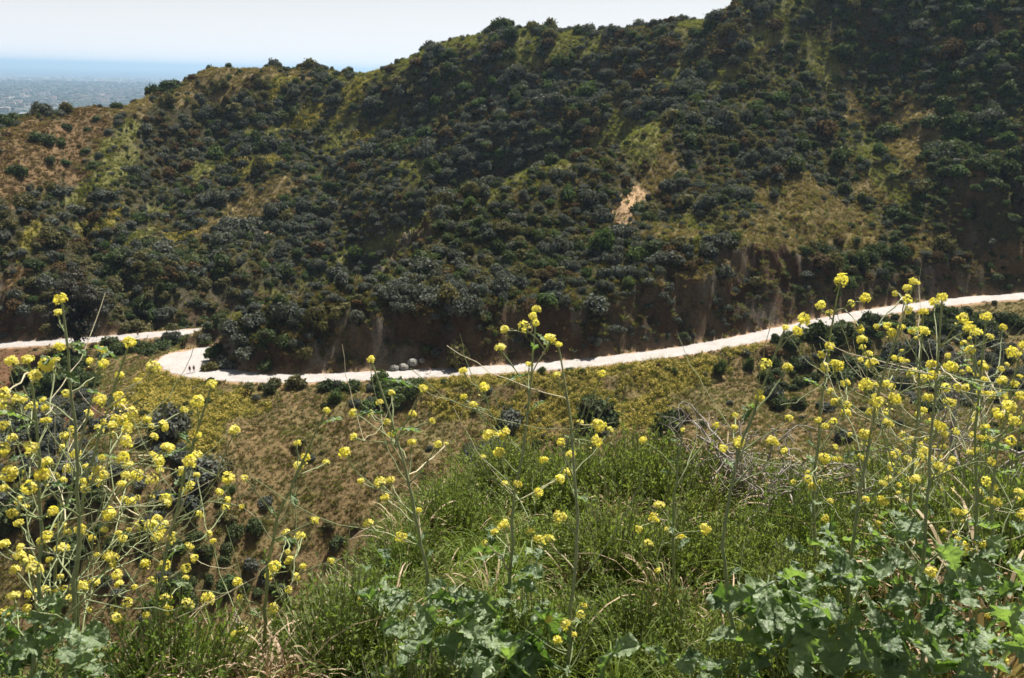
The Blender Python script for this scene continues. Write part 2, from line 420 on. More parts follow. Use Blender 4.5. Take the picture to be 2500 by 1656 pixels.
# ------------------------------------------------------------------ the land as one sheet, finer where the camera looks
az_f = np.linspace(R(-40), R(40), 761)
az = np.concatenate([az_f, R(40) + (np.arange(1, 47) / 47.0) * R(280)])
rr = np.concatenate([np.geomspace(0.5, 100, 130), np.arange(101, 150, 1.4), np.arange(150, 270, 0.72), np.arange(270, 440, 1.15), np.geomspace(442, 900, 26)])
AZ, RR = np.meshgrid(az, rr, indexing='ij')
GX = RR * np.sin(AZ); GY = RR * np.cos(AZ)
na, nr = AZ.shape
behind = (np.abs(((AZ + math.pi) % (2 * math.pi)) - math.pi) > R(75))
GZ, GE = height(GX, GY, True)
GZ[behind] = np.where(RR[behind] < 60, -1.6 - 0.1 * RR[behind], -7.6 - (RR[behind] - 60) * 0.4)
# running greatest slope along every sight line: tells what the land hides
NF = len(az_f)
SL = np.maximum.accumulate((GZ / RR)[:NF], axis=1)

def in_view(x, y, ztop, margin=0.0):
    r = np.hypot(x, y); a = np.arctan2(x, y)
    ia = np.clip(np.round((a - az_f[0]) / (az_f[1] - az_f[0])).astype(int), 0, NF - 1)
    ir = np.clip(np.searchsorted(rr, r) - 2, 0, nr - 1)
    px, py = project(np.stack([x, y, ztop], -1))
    return (ztop / r > SL[ia, ir] - margin) & (px > -40) & (px < 2540) & (py > -60) & (py < 1720) & (np.abs(a) < R(40))

fx, fy, fz, fe = GX.ravel(), GY.ravel(), GZ.ravel(), GE.ravel()
PX, PY, W, _ = ground_cover(fx, fy, fz, fe)
fr = np.hypot(fx, fy)
# local steepness
dzr = np.gradient(GZ, axis=1) / np.gradient(RR, axis=1)
dza = np.gradient(GZ, axis=0) / (np.maximum(RR, 0.5) * np.gradient(AZ, axis=0))
steep = np.sqrt(dzr ** 2 + dza ** 2).ravel()
n1 = fbm(fx / 8, fy / 8, 91, 4); n2 = fbm(fx / 1.6, fy / 1.6, 95, 3)
colr = np.empty((len(fx), 3)); colr[:] = (0.060, 0.055, 0.032)
below = (fr < road_r(np.arctan2(fx, fy))) & (fr > 10) & (np.abs(np.arctan2(fx, fy)) < 0.8)
colr[below] = (0.165, 0.118, 0.058)
mixg = sstep(0.45, 0.62, n1)[:, None] * below[:, None]
colr = colr * (1 - 0.6 * mixg) + np.array((0.135, 0.120, 0.050)) * 0.6 * mixg
for k in KINDS_P:
    w = W[k][:, None] * (0.75 + 0.25 * sstep(0.3, 0.6, n2))[:, None]
    colr = colr * (1 - w) + np.array(PCOL[k]) * w
bank = sstep(1.05, 1.6, steep) * (fe < 26) * (1 - .8 * sstep(2330, 2420, PX)) * (fe > 0.4) * (fr > 150)
bcol = np.array((0.085, 0.052, 0.032)) * (1 - sstep(.45, .6, n1)[:, None]) + np.array((0.120, 0.088, 0.058)) * sstep(.45, .6, n1)[:, None]
grey = (sstep(0.55, 0.7, fbm(fx / 5, fy / 5, 97, 3)))[:, None]
bcol = bcol * (1 - 0.5 * grey) + np.array((0.22, 0.20, 0.17)) * 0.5 * grey
colr = colr * (1 - bank[:, None]) + bcol * bank[:, None]
verge = (1 - sstep(0.6, 1.7, fe))[:, None]
colr = colr * (1 - verge) + np.array((0.33, 0.22, 0.135)) * verge
nearw = (1 - sstep(9, 20, fr))[:, None]
colr = colr * (1 - nearw) + np.array((0.115, 0.080, 0.045)) * nearw
colr *= (0.75 + 0.5 * n2)[:, None]

gm, nt, out = new_mat('hillside_earth')
vc = N(nt, 'ShaderNodeVertexColor', layer_name='tint')
f1 = noise_fac(nt, 1.3, 6, 0.3, 0.7, rough=0.7)
c1 = mixc(nt, 0.75, vc.outputs[0], mixc(nt, f1, (0.45, 0.45, 0.45), (1.45, 1.42, 1.35)), 'MULTIPLY')
f2 = noise_fac(nt, 6.0, 4, 0.35, 0.65, rough=0.7)
c2 = mixc(nt, 0.6, c1, mixc(nt, f2, (0.5, 0.5, 0.5), (1.5, 1.5, 1.45)), 'MULTIPLY')
p = N(nt, 'ShaderNodeBsdfPrincipled'); p.inputs['Roughness'].default_value = 0.95; p.inputs['Specular IOR Level'].default_value = 0.1
nt.links.new(c2, p.inputs['Base Color'])
b = N(nt, 'ShaderNodeBump'); b.inputs['Strength'].default_value = 0.9; b.inputs['Distance'].default_value = 0.4
nt.links.new(noise_fac(nt, 1.7, 8, 0, 1, rough=0.7), b.inputs['Height']); nt.links.new(b.outputs[0], p.inputs['Normal'])
nt.links.new(p.outputs[0], out.inputs[0])

idx = np.arange(na * nr).reshape(na, nr)
nxt = np.roll(idx, -1, axis=0)
F = np.stack([idx[:, :-1], idx[:, 1:], nxt[:, 1:], nxt[:, :-1]], -1).reshape(-1, 4)
land = link('hillside', mesh_np('hillside', np.stack([fx, fy, fz], -1), F, [gm], smooth=True, col=colr))
tag(land, 'steep chaparral hillside and canyon with brown dry grass and bare soil', kind='structure')

# ------------------------------------------------------------------ the road
def road_mesh():
    P = catmull(ROAD[::1], 3)
    hw = np.interp(np.linspace(0, 1, len(P)), np.linspace(0, 1, len(ROAD)), ROAD_HW)
    T = np.gradient(P[:, :2], axis=0); T /= np.linalg.norm(T, axis=1)[:, None] + 1e-9
    Nn = np.stack([-T[:, 1], T[:, 0]], -1)
    K = 13
    V = []; s = np.concatenate([[0], np.cumsum(np.linalg.norm(np.diff(P[:, :2], axis=0), axis=1))])
    for j in range(K):
        u = -1 + 2 * j / (K - 1)
        wob = 1 + (0.22 * (vnoise(s / 1.5, s * 0 + j, 5) - 0.5) + 0.12 * (vnoise(s / 9, s * 0 + (1 if u < 0 else 7), 6) - .5)) * (abs(u) > 0.95)
        q = P[:, :2] + Nn * (hw * u * wob)[:, None]
        z = P[:, 2] + 0.09 * (1 - u * u) - 0.02 - 0.06 * np.exp(-((abs(u) - 0.45) / 0.12) ** 2) * 0.5 + 0.02
        V.append(np.concatenate([q, z[:, None]], 1))
    V = np.stack(V, 1).reshape(-1, 3); n = len(P)
    i = np.arange(n * K).reshape(n, K)
    F = np.stack([i[:-1, :-1], i[1:, :-1], i[1:, 1:], i[:-1, 1:]], -1).reshape(-1, 4)
    return V, F
rm, nt, out = new_mat('pale_packed_dirt')
p = N(nt, 'ShaderNodeBsdfPrincipled'); p.inputs['Roughness'].default_value = 0.85
a_ = mixc(nt, noise_fac(nt, 0.35, 6, 0.35, 0.65, rough=.65), (0.385, 0.362, 0.343), (0.31, 0.288, 0.268))
a_ = mixc(nt, noise_fac(nt, 2.5, 5, 0.5, 0.75, rough=.65), a_, (0.21, 0.17, 0.135))
nt.links.new(a_, p.inputs['Base Color'])
b = N(nt, 'ShaderNodeBump'); b.inputs['Strength'].default_value = 0.5; b.inputs['Distance'].default_value = 0.1
nt.links.new(noise_fac(nt, 5, 6, 0, 1), b.inputs['Height']); nt.links.new(b.outputs[0], p.inputs['Normal'])
nt.links.new(p.outputs[0], out.inputs[0])
V, F = road_mesh()
tag(link('road', mesh_np('road', V, F, [rm], smooth=True)), 'pale dirt fire road bending round the spur', kind='structure')

# ================================================================== PLANTS OF THE HILLSIDE
def hit(px, py):
    """first place where the sight line meets the land"""
    d = ray(px, py); h = math.hypot(d[0], d[1]); sl = d[2] / h
    ia = int(np.clip(round((math.atan2(d[0], d[1]) - az_f[0]) / (az_f[1] - az_f[0])), 0, NF - 1))
    g = GZ[ia] / RR[ia]; ok = np.nonzero((g >= sl) & (RR[ia] > 25))[0]
    i = ok[0] if len(ok) else nr - 30
    r = RR[ia][i]
    return d[0] / h * r, d[1] / h * r, GZ[ia][i], r

def quads(cen, nrm, size, rng, aspect=1.0):
    """one small leaf-clump face per point"""
    n = len(cen)
    a = rng.normal(size=(n, 3)); t = np.cross(nrm, a); t /= np.linalg.norm(t, axis=1)[:, None] + 1e-9
    b = np.cross(nrm, t)
    s = size[:, None] if np.ndim(size) else size
    V = np.stack([cen - t * s - b * s * .35 * aspect, cen + t * s * .2 - b * s * aspect, cen + t * s + b * s * .3 * aspect, cen - t * s * .15 + b * s * aspect], 1)
    V += rng.normal(size=V.shape) * (s[:, None] if np.ndim(size) else s) * 0.18
    return V.reshape(-1, 3)

ICO = None
def ico(sub=1):
    bm = bmesh.new(); bmesh.ops.create_icosphere(bm, subdivisions=sub, radius=1)
    V = np.array([v.co[:] for v in bm.verts]); F = np.array([[v.index for v in f.verts] for f in bm.faces]); bm.free()
    return V, F
ICO1, ICO2 = ico(1), ico(2)

def shrub_mesh(name, mats, seed, lobes=8, leaves=560, size=0.115, flat=0.8, ragged=0.14):
    """crown of radius 1: lobes covered with leaf clumps over a dark solid core"""
    rng = np.random.default_rng(seed)
    L = []
    for k in range(lobes):
        a = rng.uniform(0, 2 * math.pi); q = rng.uniform(0.15, 0.68); h = rng.uniform(0.25, 0.78) * (1.15 - 0.6 * q)
        L.append((q * math.cos(a), q * math.sin(a), h * flat, rng.uniform(0.28, 0.46)))
    L.append((0, 0, 0.45 * flat, 0.5))
    L = np.array(L)
    C, Nn = [], []
    per = leaves // len(L)
    for l in L:
        u = rng.normal(size=(per * 2, 3)); u /= np.linalg.norm(u, axis=1)[:, None]
        u = u[u[:, 2] > -0.55][:per]
        rad = l[3] * (1 + rng.normal(size=len(u)) * ragged + (rng.uniform(size=len(u)) < .16) * rng.uniform(.1, .42, len(u)))
        p_ = l[:3] + u * rad[:, None] * np.array([1, 1, 0.9])
        C.append(p_); Nn.append(u)
    C = np.concatenate(C); Nn = np.concatenate(Nn)
    keep = np.ones(len(C), bool)
    for l in L: keep &= np.linalg.norm(C - l[:3], axis=1) > l[3] * 0.72
    keep &= C[:, 2] > 0.02
    C, Nn = C[keep], Nn[keep]
    nn = Nn + rng.normal(size=Nn.shape) * 0.55; nn /= np.linalg.norm(nn, axis=1)[:, None]
    V = quads(C, nn, size * rng.uniform(0.6, 1.25, len(C)), rng)
    F = np.arange(len(V)).reshape(-1, 4)
    Vs, F3 = [V], []
    off = len(V)
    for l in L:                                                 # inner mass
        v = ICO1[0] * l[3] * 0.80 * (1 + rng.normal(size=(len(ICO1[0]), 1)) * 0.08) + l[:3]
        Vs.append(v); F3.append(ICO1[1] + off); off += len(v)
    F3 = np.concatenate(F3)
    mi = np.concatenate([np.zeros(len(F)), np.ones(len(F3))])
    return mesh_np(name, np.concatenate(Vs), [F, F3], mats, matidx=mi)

M_core = plain_mat('shrub_dark_core', (0.030, 0.027, 0.018), (0.045, 0.035, 0.022), rough=1, scale=3, spec=0.05)  # dark filling inside the crown so nothing shows through
KM = {
 'sage':      leaf_mat('grey_green_leaves', (0.150, 0.160, 0.132), (0.082, 0.096, 0.084), rough=.9, trans=.15, nscale=1.2, spec=.08),
 'evergreen': leaf_mat('dark_green_leaves', (0.060, 0.084, 0.034), (0.095, 0.122, 0.048), rough=.75, trans=.2, nscale=1.2, spec=.15),
 'olive':     leaf_mat('olive_leaves', (0.165, 0.150, 0.065), (0.125, 0.120, 0.062), rough=.9, trans=.2, nscale=1.2, spec=.1),
 'rust':      leaf_mat('rusty_brown_leaves', (0.130, 0.080, 0.034), (0.100, 0.075, 0.040), rough=.9, trans=.15, nscale=1.2, spec=.08),
 'green':     leaf_mat('fresh_green_leaves', (0.085, 0.130, 0.050), (0.115, 0.150, 0.055), rough=.8, trans=.25, nscale=1.2, spec=.12),
}
SH = {}
for ki, (k, nm) in enumerate((('sage', 'sagebrush'), ('evergreen', 'evergreen_shrub'), ('olive', 'olive_shrub'), ('rust', 'brown_shrub'), ('green', 'green_shrub'))):
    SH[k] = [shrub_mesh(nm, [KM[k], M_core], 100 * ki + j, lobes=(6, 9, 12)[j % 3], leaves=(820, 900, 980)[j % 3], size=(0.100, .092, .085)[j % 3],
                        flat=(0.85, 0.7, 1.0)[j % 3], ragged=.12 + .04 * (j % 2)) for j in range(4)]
KN = {'sage': 'sagebrush', 'evergreen': 'evergreen_shrub', 'olive': 'olive_shrub', 'rust': 'brown_shrub', 'green': 'green_shrub'}

# the shrubs one can single out in the photograph: (x, y of the foot, radius m, height factor, kind, label)
EX = [
 (1122, 893, 4.6, 1.35, 'olive', 'big rounded olive bush standing alone at the road edge under the brown cut'),
 (1245, 1035, 3.8, .95, 'sage', 'round bare grey bush among yellow mustard just below the road'),
 (1455, 1025, 5.2, 1.0, 'evergreen', 'wide dark green bush on the mustard slope below the road, beside the round grey bush'),
 (1490, 1035, 3.4, .9, 'evergreen', 'dark green bush leaning on the wide bush on the mustard slope'),
 (1640, 1065, 4.4, 1.3, 'evergreen', 'tall dark bush on the slope below the road near the grey branches'),
 (1660, 1025, 2.8, 1.2, 'rust', 'brown topped bush growing against the tall dark bush below the road'),
 (1757, 915, 1.5, 2.3, 'green', 'narrow upright green shrub standing alone on brown grass below the road'),
 (1828, 905, 1.5, 1.9, 'green', 'small upright green shrub with a shadow streak right of the narrow one'),
 (560, 1205, 1.6, 1.1, 'green', 'small green bush on brown grass with its shadow falling downhill'),
 (650, 1230, 1.7, 1.1, 'sage', 'pale grey bush beside the small green bush on the brown slope'),
 (440, 1130, 2.6, .9, 'sage', 'grey brush in the gully behind the left mustard flowers, upper one'),
 (455, 1240, 3.0, .9, 'sage', 'grey brush in the gully behind the left mustard flowers, lower one'),
 (560, 1440, 2.9, .8, 'green', 'low green thicket at the foot of the brown slope'),
 (1150, 1120, 2.6, .9, 'sage', 'grey bush behind the bent stems in the middle of the slope'),
 (1180, 1165, 2.2, .9, 'sage', 'darker grey bush just below another grey bush mid slope'),
 (1035, 1215, 1.6, .9, 'green', 'little green bush on the brown slope behind thin mustard stems'),
 (1000, 1270, 1.3, .9, 'green', 'lowest little green bush on the brown slope'),
 (90, 345, 3.6, 1.1, 'evergreen', 'largest dark bush clump on the rusty grass shoulder'),
 (118, 352, 3.2, 1.1, 'evergreen', 'dark bush joined to the largest clump on the rusty shoulder'),
 (150, 356, 2.6, 1.1, 'evergreen', 'dark bush right of the big clump on the rusty shoulder'),
 (165, 318, 2.0, 1.3, 'evergreen', 'upright dark bush above the clump on the rusty shoulder'),
 (45, 430, 3.2, 1.2, 'evergreen', 'lone dark bush low on the rusty slope at the frame edge'),
 (122, 398, 2.2, 1.1, 'evergreen', 'small dark bush on bare rust coloured soil'),
 (160, 406, 2.0, .9, 'green', 'small green bush beside the dark one on rust coloured soil'),
 (240, 300, 1.8, 1.1, 'evergreen', 'dark round bush right on the upper rusty shoulder'),
 (213, 322, 1.5, 1.1, 'evergreen', 'smallest dark round bush on the upper rusty shoulder'),
 (20, 335, 2.0, .8, 'rust', 'low brown scrub near the crest of the rusty shoulder'),
 (70, 278, 2.0, .7, 'rust', 'low brown scrub on the skyline of the rusty shoulder'),
 (285, 268, 3.2, 1.0, 'evergreen', 'dark bush on the ridge line where the shoulder begins to climb'),
 (352, 236, 3.0, 1.0, 'evergreen', 'dark bush on the skyline against the city, lower of two'),
 (415, 204, 3.6, 1.1, 'evergreen', 'dark bush on the skyline against the city, upper of two'),
 (700, 166, 2.2, 1.0, 'evergreen', 'dark bush poking over the grassy skyline of the left hill'),
 (855, 168, 1.8, 1.1, 'rust', 'small brown bush on the saddle between the two hills'),
 (938, 172, 2.2, 1.0, 'sage', 'grey bush at the foot of the skyline rise'),
 (1258, 78, 1.7, 1.2, 'evergreen', 'small pointed bush on the skyline of the main hill'),
 (1415, 82, 4.0, .9, 'evergreen', 'wide dark bush on the flat skyline of the main hill'),
 (1240, 150, 3.6, 1.3, 'evergreen', 'tall dark bush under the bright grass patch near the skyline'),
 (1372, 165, 3.8, 1.3, 'evergreen', 'second tall dark bush under the bright grass near the skyline'),
 (2015, 330, 4.4, 1.1, 'rust', 'big rusty orange bush above the dark hollow'),
 (1960, 365, 4.0, 1.2, 'evergreen', 'dark bush in shade under the rusty orange bush'),
 (2040, 400, 4.4, 1.2, 'evergreen', 'very dark oak like bush at the top of the tan slope'),
 (1940, 420, 4.2, 1.2, 'evergreen', 'very dark bush left at the top edge of the tan slope'),
 (2060, 475, 2.8, 1.3, 'evergreen', 'dark upright bush in the tan grass patch'),
 (1675, 500, 3.2, 1.1, 'olive', 'yellow topped dark bush right of the bare soil scar'),
 (1405, 292, 3.8, 1.2, 'rust', 'golden brown bush on the middle of the main hill'),
 (1445, 330, 4.2, .9, 'rust', 'wide golden brown bush just above the near spur crest'),
 (1420, 362, 3.0, .8, 'rust', 'low golden brown bush on the near spur crest'),
 (1560, 265, 2.6, .9, 'rust', 'reddish bush near the upper end of the near spur'),
 (1750, 135, 4.0, .7, 'rust', 'low rusty brush between bright grass strips high on the right hill'),
 (2270, 320, 4.6, 1.0, 'evergreen', 'round very dark bush above the tan scar on the right slope'),
 (2245, 395, 2.2, 1.0, 'evergreen', 'dark round bush inside the tan scar on the right slope'),
 (1450, 765, 4.6, .9, 'sage', 'large pale grey green bush hanging over the top of the road cut'),
 (1340, 745, 3.6, .9, 'green', 'green bush at the edge of the road cut beside the pale hanging bush'),
 (560, 815, 3.6, 1.1, 'sage', 'grey rounded bush on the nose of the spur above the bend'),
 (620, 800, 3.4, 1.1, 'sage', 'second grey bush on the nose of the spur above the bend'),
 (530, 880, 2.6, 1.4, 'evergreen', 'dark bush clinging to the cut just inside the bend'),
 (510, 905, 2.0, 1.2, 'olive', 'small olive bush at the road edge inside the bend'),
 (560, 900, 2.5, 1.2, 'sage', 'grey green bush low on the cut face inside the bend'),
 (600, 880, 2.8, 1.2, 'sage', 'grey bush halfway up the cut just right of the bend'),
 (650, 905, 2.2, 1.1, 'evergreen', 'dark bush at the road edge right of the bend'),
 (690, 850, 2.8, 1.1, 'evergreen', 'dark bush halfway up the cut left of the bare brown face'),
 (745, 880, 2.4, 1.3, 'olive', 'olive bush at the left edge of the bare brown cut face'),
 (590, 845, 3.0, 1.0, 'sage', 'third grey bush on the nose of the spur, the lowest one'),
 (370, 868, 2.8, .9, 'evergreen', 'dark green bush between the upper road and the bend'),
 (300, 850, 2.6, .8, 'evergreen', 'low dark bush just below the upper road'),
 (530, 940, 1.4, .8, 'olive', 'small yellow green bush at the outer road edge by the bend'),
 (860, 950, 2.6, .9, 'green', 'leafy green bush below the road, left end of the green thicket'),
 (940, 955, 3.0, 1.0, 'green', 'leafy green bush in the middle of the thicket below the road'),
 (1010, 960, 3.0, 1.0, 'evergreen', 'darker leafy bush at the right end of the thicket below the road'),
 (960, 1000, 2.6, .9, 'evergreen', 'dark bush low in the thicket below the road'),
 (1930, 850, 3.2, .9, 'evergreen', 'dark bush under the road edge at the head of the ravine'),
 (1890, 870, 2.8, .9, 'rust', 'dull brown bush at the head of the ravine'),
]
rng = np.random.default_rng(5)
S_ = []                                    # x, y, z, radius, height factor, kind index, label index
KL = ['sage', 'evergreen', 'olive', 'rust', 'green']
for i, (px, py, rad, hf, kind, lab) in enumerate(EX):
    x, y, z, r = hit(px, py)
    if py < 300 and 30 < px < 1500:       # on a skyline the sight line may slip over the crest
        r = min(r, 430.0); d = ray(px, py); h = math.hypot(d[0], d[1]); x, y = d[0] / h * r, d[1] / h * r
        z = float(height(np.array([x]), np.array([y]))[0])
    S_.append((x, y, z - 0.15 * rad, rad, hf, KL.index(kind), i))
EXA = np.array([(s[0], s[1], s[3]) for s in S_])

# dense thickets below the road (photo ellipses)
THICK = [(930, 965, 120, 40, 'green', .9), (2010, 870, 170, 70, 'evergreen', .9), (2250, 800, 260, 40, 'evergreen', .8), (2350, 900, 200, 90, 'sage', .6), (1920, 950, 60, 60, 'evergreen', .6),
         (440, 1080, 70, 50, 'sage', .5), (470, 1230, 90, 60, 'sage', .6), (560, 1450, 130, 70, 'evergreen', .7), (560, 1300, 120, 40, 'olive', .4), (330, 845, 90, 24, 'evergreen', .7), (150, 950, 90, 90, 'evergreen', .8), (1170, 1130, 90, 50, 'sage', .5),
         (420, 1000, 110, 40, 'evergreen', .35), (360, 1200, 160, 120, 'sage', .4), (200, 1020, 120, 60, 'sage', .5), (1500, 905, 220, 12, 'green', .7), (1000, 940, 100, 12, 'green', .8), (660, 945, 120, 12, 'olive', .6), (780, 1230, 60, 40, 'olive', .3), (700, 1200, 200, 200, 'olive', .06), (60, 1150, 160, 160, 'sage', .4), (330, 1400, 260, 110, 'evergreen', .55), (150, 1250, 160, 110, 'evergreen', .4), (620, 1330, 90, 40, 'evergreen', .6)]  # dark evergreens at the lower left also stand in for shadow there
sp = 2.45
gx, gy = np.meshgrid(np.arange(-320, 330, sp), np.arange(90, 470, sp))
gx = (gx + rng.uniform(-.75, .75, gx.shape) * sp).ravel(); gy = (gy + rng.uniform(-.75, .75, gy.shape) * sp).ravel()
m = (np.hypot(gx, gy) < 450) & (np.hypot(gx, gy) > 120) & (np.abs(np.arctan2(gx, gy)) < R(39)); gx, gy = gx[m], gy[m]
gz, ge = height(gx, gy, True)
eps = 1.5
st = np.hypot((height(gx + eps, gy) - gz) / eps, (height(gx, gy + eps) - gz) / eps)
px, py, Wd, dens = ground_cover(gx, gy, gz, ge)
gr = np.hypot(gx, gy); ga = np.arctan2(gx, gy)
low = gr < road_r(ga) - 1
pd = 0.97 * dens * (0.66 + 0.55 * sstep(0.36, 0.52, fbm(gx / 11, gy / 11, 131)))
pd = np.where(low, 0.035 + 0.05 * (fbm(gx / 12, gy / 12, 133) > .55), pd)
kidx = np.full(len(gx), -1)
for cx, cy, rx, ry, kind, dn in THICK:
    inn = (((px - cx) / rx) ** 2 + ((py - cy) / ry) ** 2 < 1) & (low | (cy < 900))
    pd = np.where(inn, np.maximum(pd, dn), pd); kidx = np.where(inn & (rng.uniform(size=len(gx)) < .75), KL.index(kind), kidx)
pd = np.where((st > 1.15) & (ge < 26) & (ge > 0), np.where(px < 790, .75, np.where(px < 1060, .10, .50 + .40 * sstep(.42, .6, fbm(gx / 7, gy / 7, 141)) + .35 * sstep(1250, 1500, px) + .3 * (ge < 4) * (px > 1060))), pd)
pd = np.where((px > 2300) & (ge > 2) & ~low, .85, pd)
pd = np.where(ge < 1.3, 0, pd)
for x, y, r in EXA: pd = np.where(np.hypot(gx - x, gy - y) < r * 0.9, 0, pd)
keep = rng.uniform(size=len(gx)) < pd
gx, gy, gz, ge, st, low, kidx, gr, dens, px, py = (a[keep] for a in (gx, gy, gz, ge, st, low, kidx, gr, dens, px, py))
n = len(gx)
kn = fbm(gx / 26, gy / 26, 151, 3); k2 = fbm(gx / 15, gy / 15, 152, 3); u = rng.uniform(size=n)
kk = np.where(u < 0.50 + 1.2 * (kn - .5), 0, np.where(u < 0.70 + 1.0 * (kn - 0.5) + .9 * (k2 - .5), 1, np.where(u < 0.86 + .6 * (k2 - .5), 2, np.where(u < 0.93 , 3, 4))))
right = sstep(1750, 2200, px)
kk = np.where((rng.uniform(size=n) < right * .55) & (kk != 3), np.where(rng.uniform(size=n) < .75, 1, 4), kk)
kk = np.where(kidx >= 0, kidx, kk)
rad = 0.85 + 1.7 * rng.beta(1.4, 3.2, n) + 0.7 * sstep(.5, .68, fbm(gx / 20, gy / 20, 161)) + np.where(rng.uniform(size=n) < .10, rng.uniform(.7, 1.9, n), 0)
rad = np.where(dens < .6, rad * .6, rad); rad = np.where(low, rad * np.where(kidx >= 0, 1.15, .72), rad); rad = np.where((st > 1.15) & (ge < 26) & (px > 790), rad * .62, rad)
rad = np.where((px > 790), np.minimum(rad, 0.8 * np.maximum(ge, .8)), np.minimum(rad, 1.1 * np.maximum(ge, .9)))
hf = rng.uniform(.8, 1.45, n); rad = rad * 1.08
ok = in_view(gx, gy, gz + rad * 1.3, 0.012)
for j in np.nonzero(ok)[0]:
    S_.append((gx[j], gy[j], gz[j] - .12 * rad[j], rad[j], hf[j], int(kk[j]), -1))
S_ = np.array(S_)
sv = in_view(S_[:, 0], S_[:, 1], S_[:, 2] + S_[:, 3] * 0.8, 0.0)
app = S_[:, 3] / np.hypot(S_[:, 0], S_[:, 1]) * np.where(sv, 1, .01)
solo = np.zeros(len(S_), bool); solo[:len(EX)] = True
for k in range(5):
    c = np.nonzero((S_[:, 5] == k) & (S_[:, 6] < 0))[0]
    c = c[np.argsort(-app[c])][:(240, 230, 150, 110, 150)[k]]
    solo[c] = True
rn = rng.uniform(0, 2 * math.pi, len(S_))
LAB = {'sage': ('grey green rounded shrub packed among others on the hillside above the road', 'low grey green shrub on the brown slope below the road'),
       'evergreen': ('dark green shrub packed among others on the hillside above the road', 'dark green shrub on the slope below the road'),
       'olive': ('olive shrub packed among others on the hillside above the road', 'small olive shrub on the slope below the road'),
       'rust': ('brown leaved shrub among green ones on the hillside above the road', 'small brown leaved shrub on the slope below the road'),
       'green': ('fresh green leafy shrub among darker ones on the hillside above the road', 'small fresh green shrub on the slope below the road')}
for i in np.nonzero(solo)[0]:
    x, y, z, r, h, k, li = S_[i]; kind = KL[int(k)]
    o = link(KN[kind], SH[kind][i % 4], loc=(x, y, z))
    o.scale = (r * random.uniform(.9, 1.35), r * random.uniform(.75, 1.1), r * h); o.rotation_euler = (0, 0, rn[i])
    if li >= 0: tag(o, EX[int(li)][5], 'shrub')
    else:
        lw = math.hypot(x, y) < road_r(np.array([math.atan2(x, y)]))[0]
        lab = LAB[kind][1 if lw else 0]
        qx, qy = project(np.array([[x, y, z]])); qx, qy = float(qx[0]), float(qy[0]); sk = float(np.interp(math.atan2(x, y), SKA, SKR))
        nm = {'sage': 'grey green rounded shrub', 'evergreen': 'dark green shrub', 'olive': 'olive shrub', 'rust': 'brown leaved shrub', 'green': 'fresh green leafy shrub'}[kind]
        if lw: zone = 'left of the thicket under the road' if qx < 800 else ('on the yellow mustard slope under the road' if qx < 1750 else 'in the ravine under the road behind the right flowers')
        elif math.hypot(x, y) > sk - 28: zone = 'high up near the skyline of the hill'
        elif qx > 2150: zone = 'on the steep slope at the right frame edge'
        elif qx < 480: zone = 'on the left hill above the upper road'
        elif float(road_near(np.array([x]), np.array([y]))[0][0]) < 13: zone = 'along the top or face of the road cut'
        elif qx < 1250 and qy < 760 - .52 * (qx - 560) + 60 : zone = 'on the far hill behind the spur'
        elif qy > 560: zone = 'on the lower spur just above the road cut'
        elif qx < 1600: zone = 'on the main hill left of the bare scar'
        else: zone = 'on the right hill around the tan patch'
        lab = nm + ' ' + zone
        tag(o, lab, 'shrub', {'sage': 'grey green shrubs', 'evergreen': 'dark green shrubs', 'olive': 'olive shrubs', 'rust': 'brown shrubs', 'green': 'fresh green shrubs'}[kind] + (' below the road' if lw else ' on the hillside'))

def scatter(name, P, scl, rotz, pick, protos, tilt=None, label=None):
    """one mass of plants too many to count: points that carry copies of a few meshes"""
    me = bpy.data.meshes.new(name); me.vertices.add(len(P)); me.vertices.foreach_set('co', np.asarray(P, np.float32).ravel())
    a = me.attributes.new('scl', 'FLOAT_VECTOR', 'POINT'); a.data.foreach_set('vector', np.asarray(scl, np.float32).ravel())
    rt = np.zeros((len(P), 3), np.float32); rt[:, 2] = rotz
    if tilt is not None: rt[:, :2] = tilt
    a = me.attributes.new('rot', 'FLOAT_VECTOR', 'POINT'); a.data.foreach_set('vector', rt.ravel())
    a = me.attributes.new('pick', 'INT', 'POINT'); a.data.foreach_set('value', np.asarray(pick, np.int32))
    o = link(name, me)
    pc = bpy.data.collections.new(name + '_kinds')
    for j, pm in enumerate(protos):
        po = bpy.data.objects.new('%s_kind_%02d' % (name, j), pm); pc.objects.link(po)
    ng = bpy.data.node_groups.new(name, 'GeometryNodeTree')
    ng.interface.new_socket('Geometry', in_out='INPUT', socket_type='NodeSocketGeometry')
    ng.interface.new_socket('Geometry', in_out='OUTPUT', socket_type='NodeSocketGeometry')
    gi = ng.nodes.new('NodeGroupInput'); go = ng.nodes.new('NodeGroupOutput')
    ip = ng.nodes.new('GeometryNodeInstanceOnPoints'); ci = ng.nodes.new('GeometryNodeCollectionInfo')
    ci.inputs['Collection'].default_value = pc; ci.inputs['Separate Children'].default_value = True; ci.inputs['Reset Children'].default_value = True
    def att(nm, ty):
        q = ng.nodes.new('GeometryNodeInputNamedAttribute'); q.data_type = ty; q.inputs['Name'].default_value = nm; return q.outputs['Attribute']
    ng.links.new(gi.outputs[0], ip.inputs['Points']); ng.links.new(ci.outputs[0], ip.inputs['Instance'])
    ip.inputs['Pick Instance'].default_value = True
    ng.links.new(att('pick', 'INT'), ip.inputs['Instance Index'])
    ng.links.new(att('rot', 'FLOAT_VECTOR'), ip.inputs['Rotation']); ng.links.new(att('scl', 'FLOAT_VECTOR'), ip.inputs['Scale'])
    ng.links.new(ip.outputs[0], go.inputs[0])
    md = o.modifiers.new('plants', 'NODES'); md.node_group = ng
    return tag(o, label, kind='stuff')

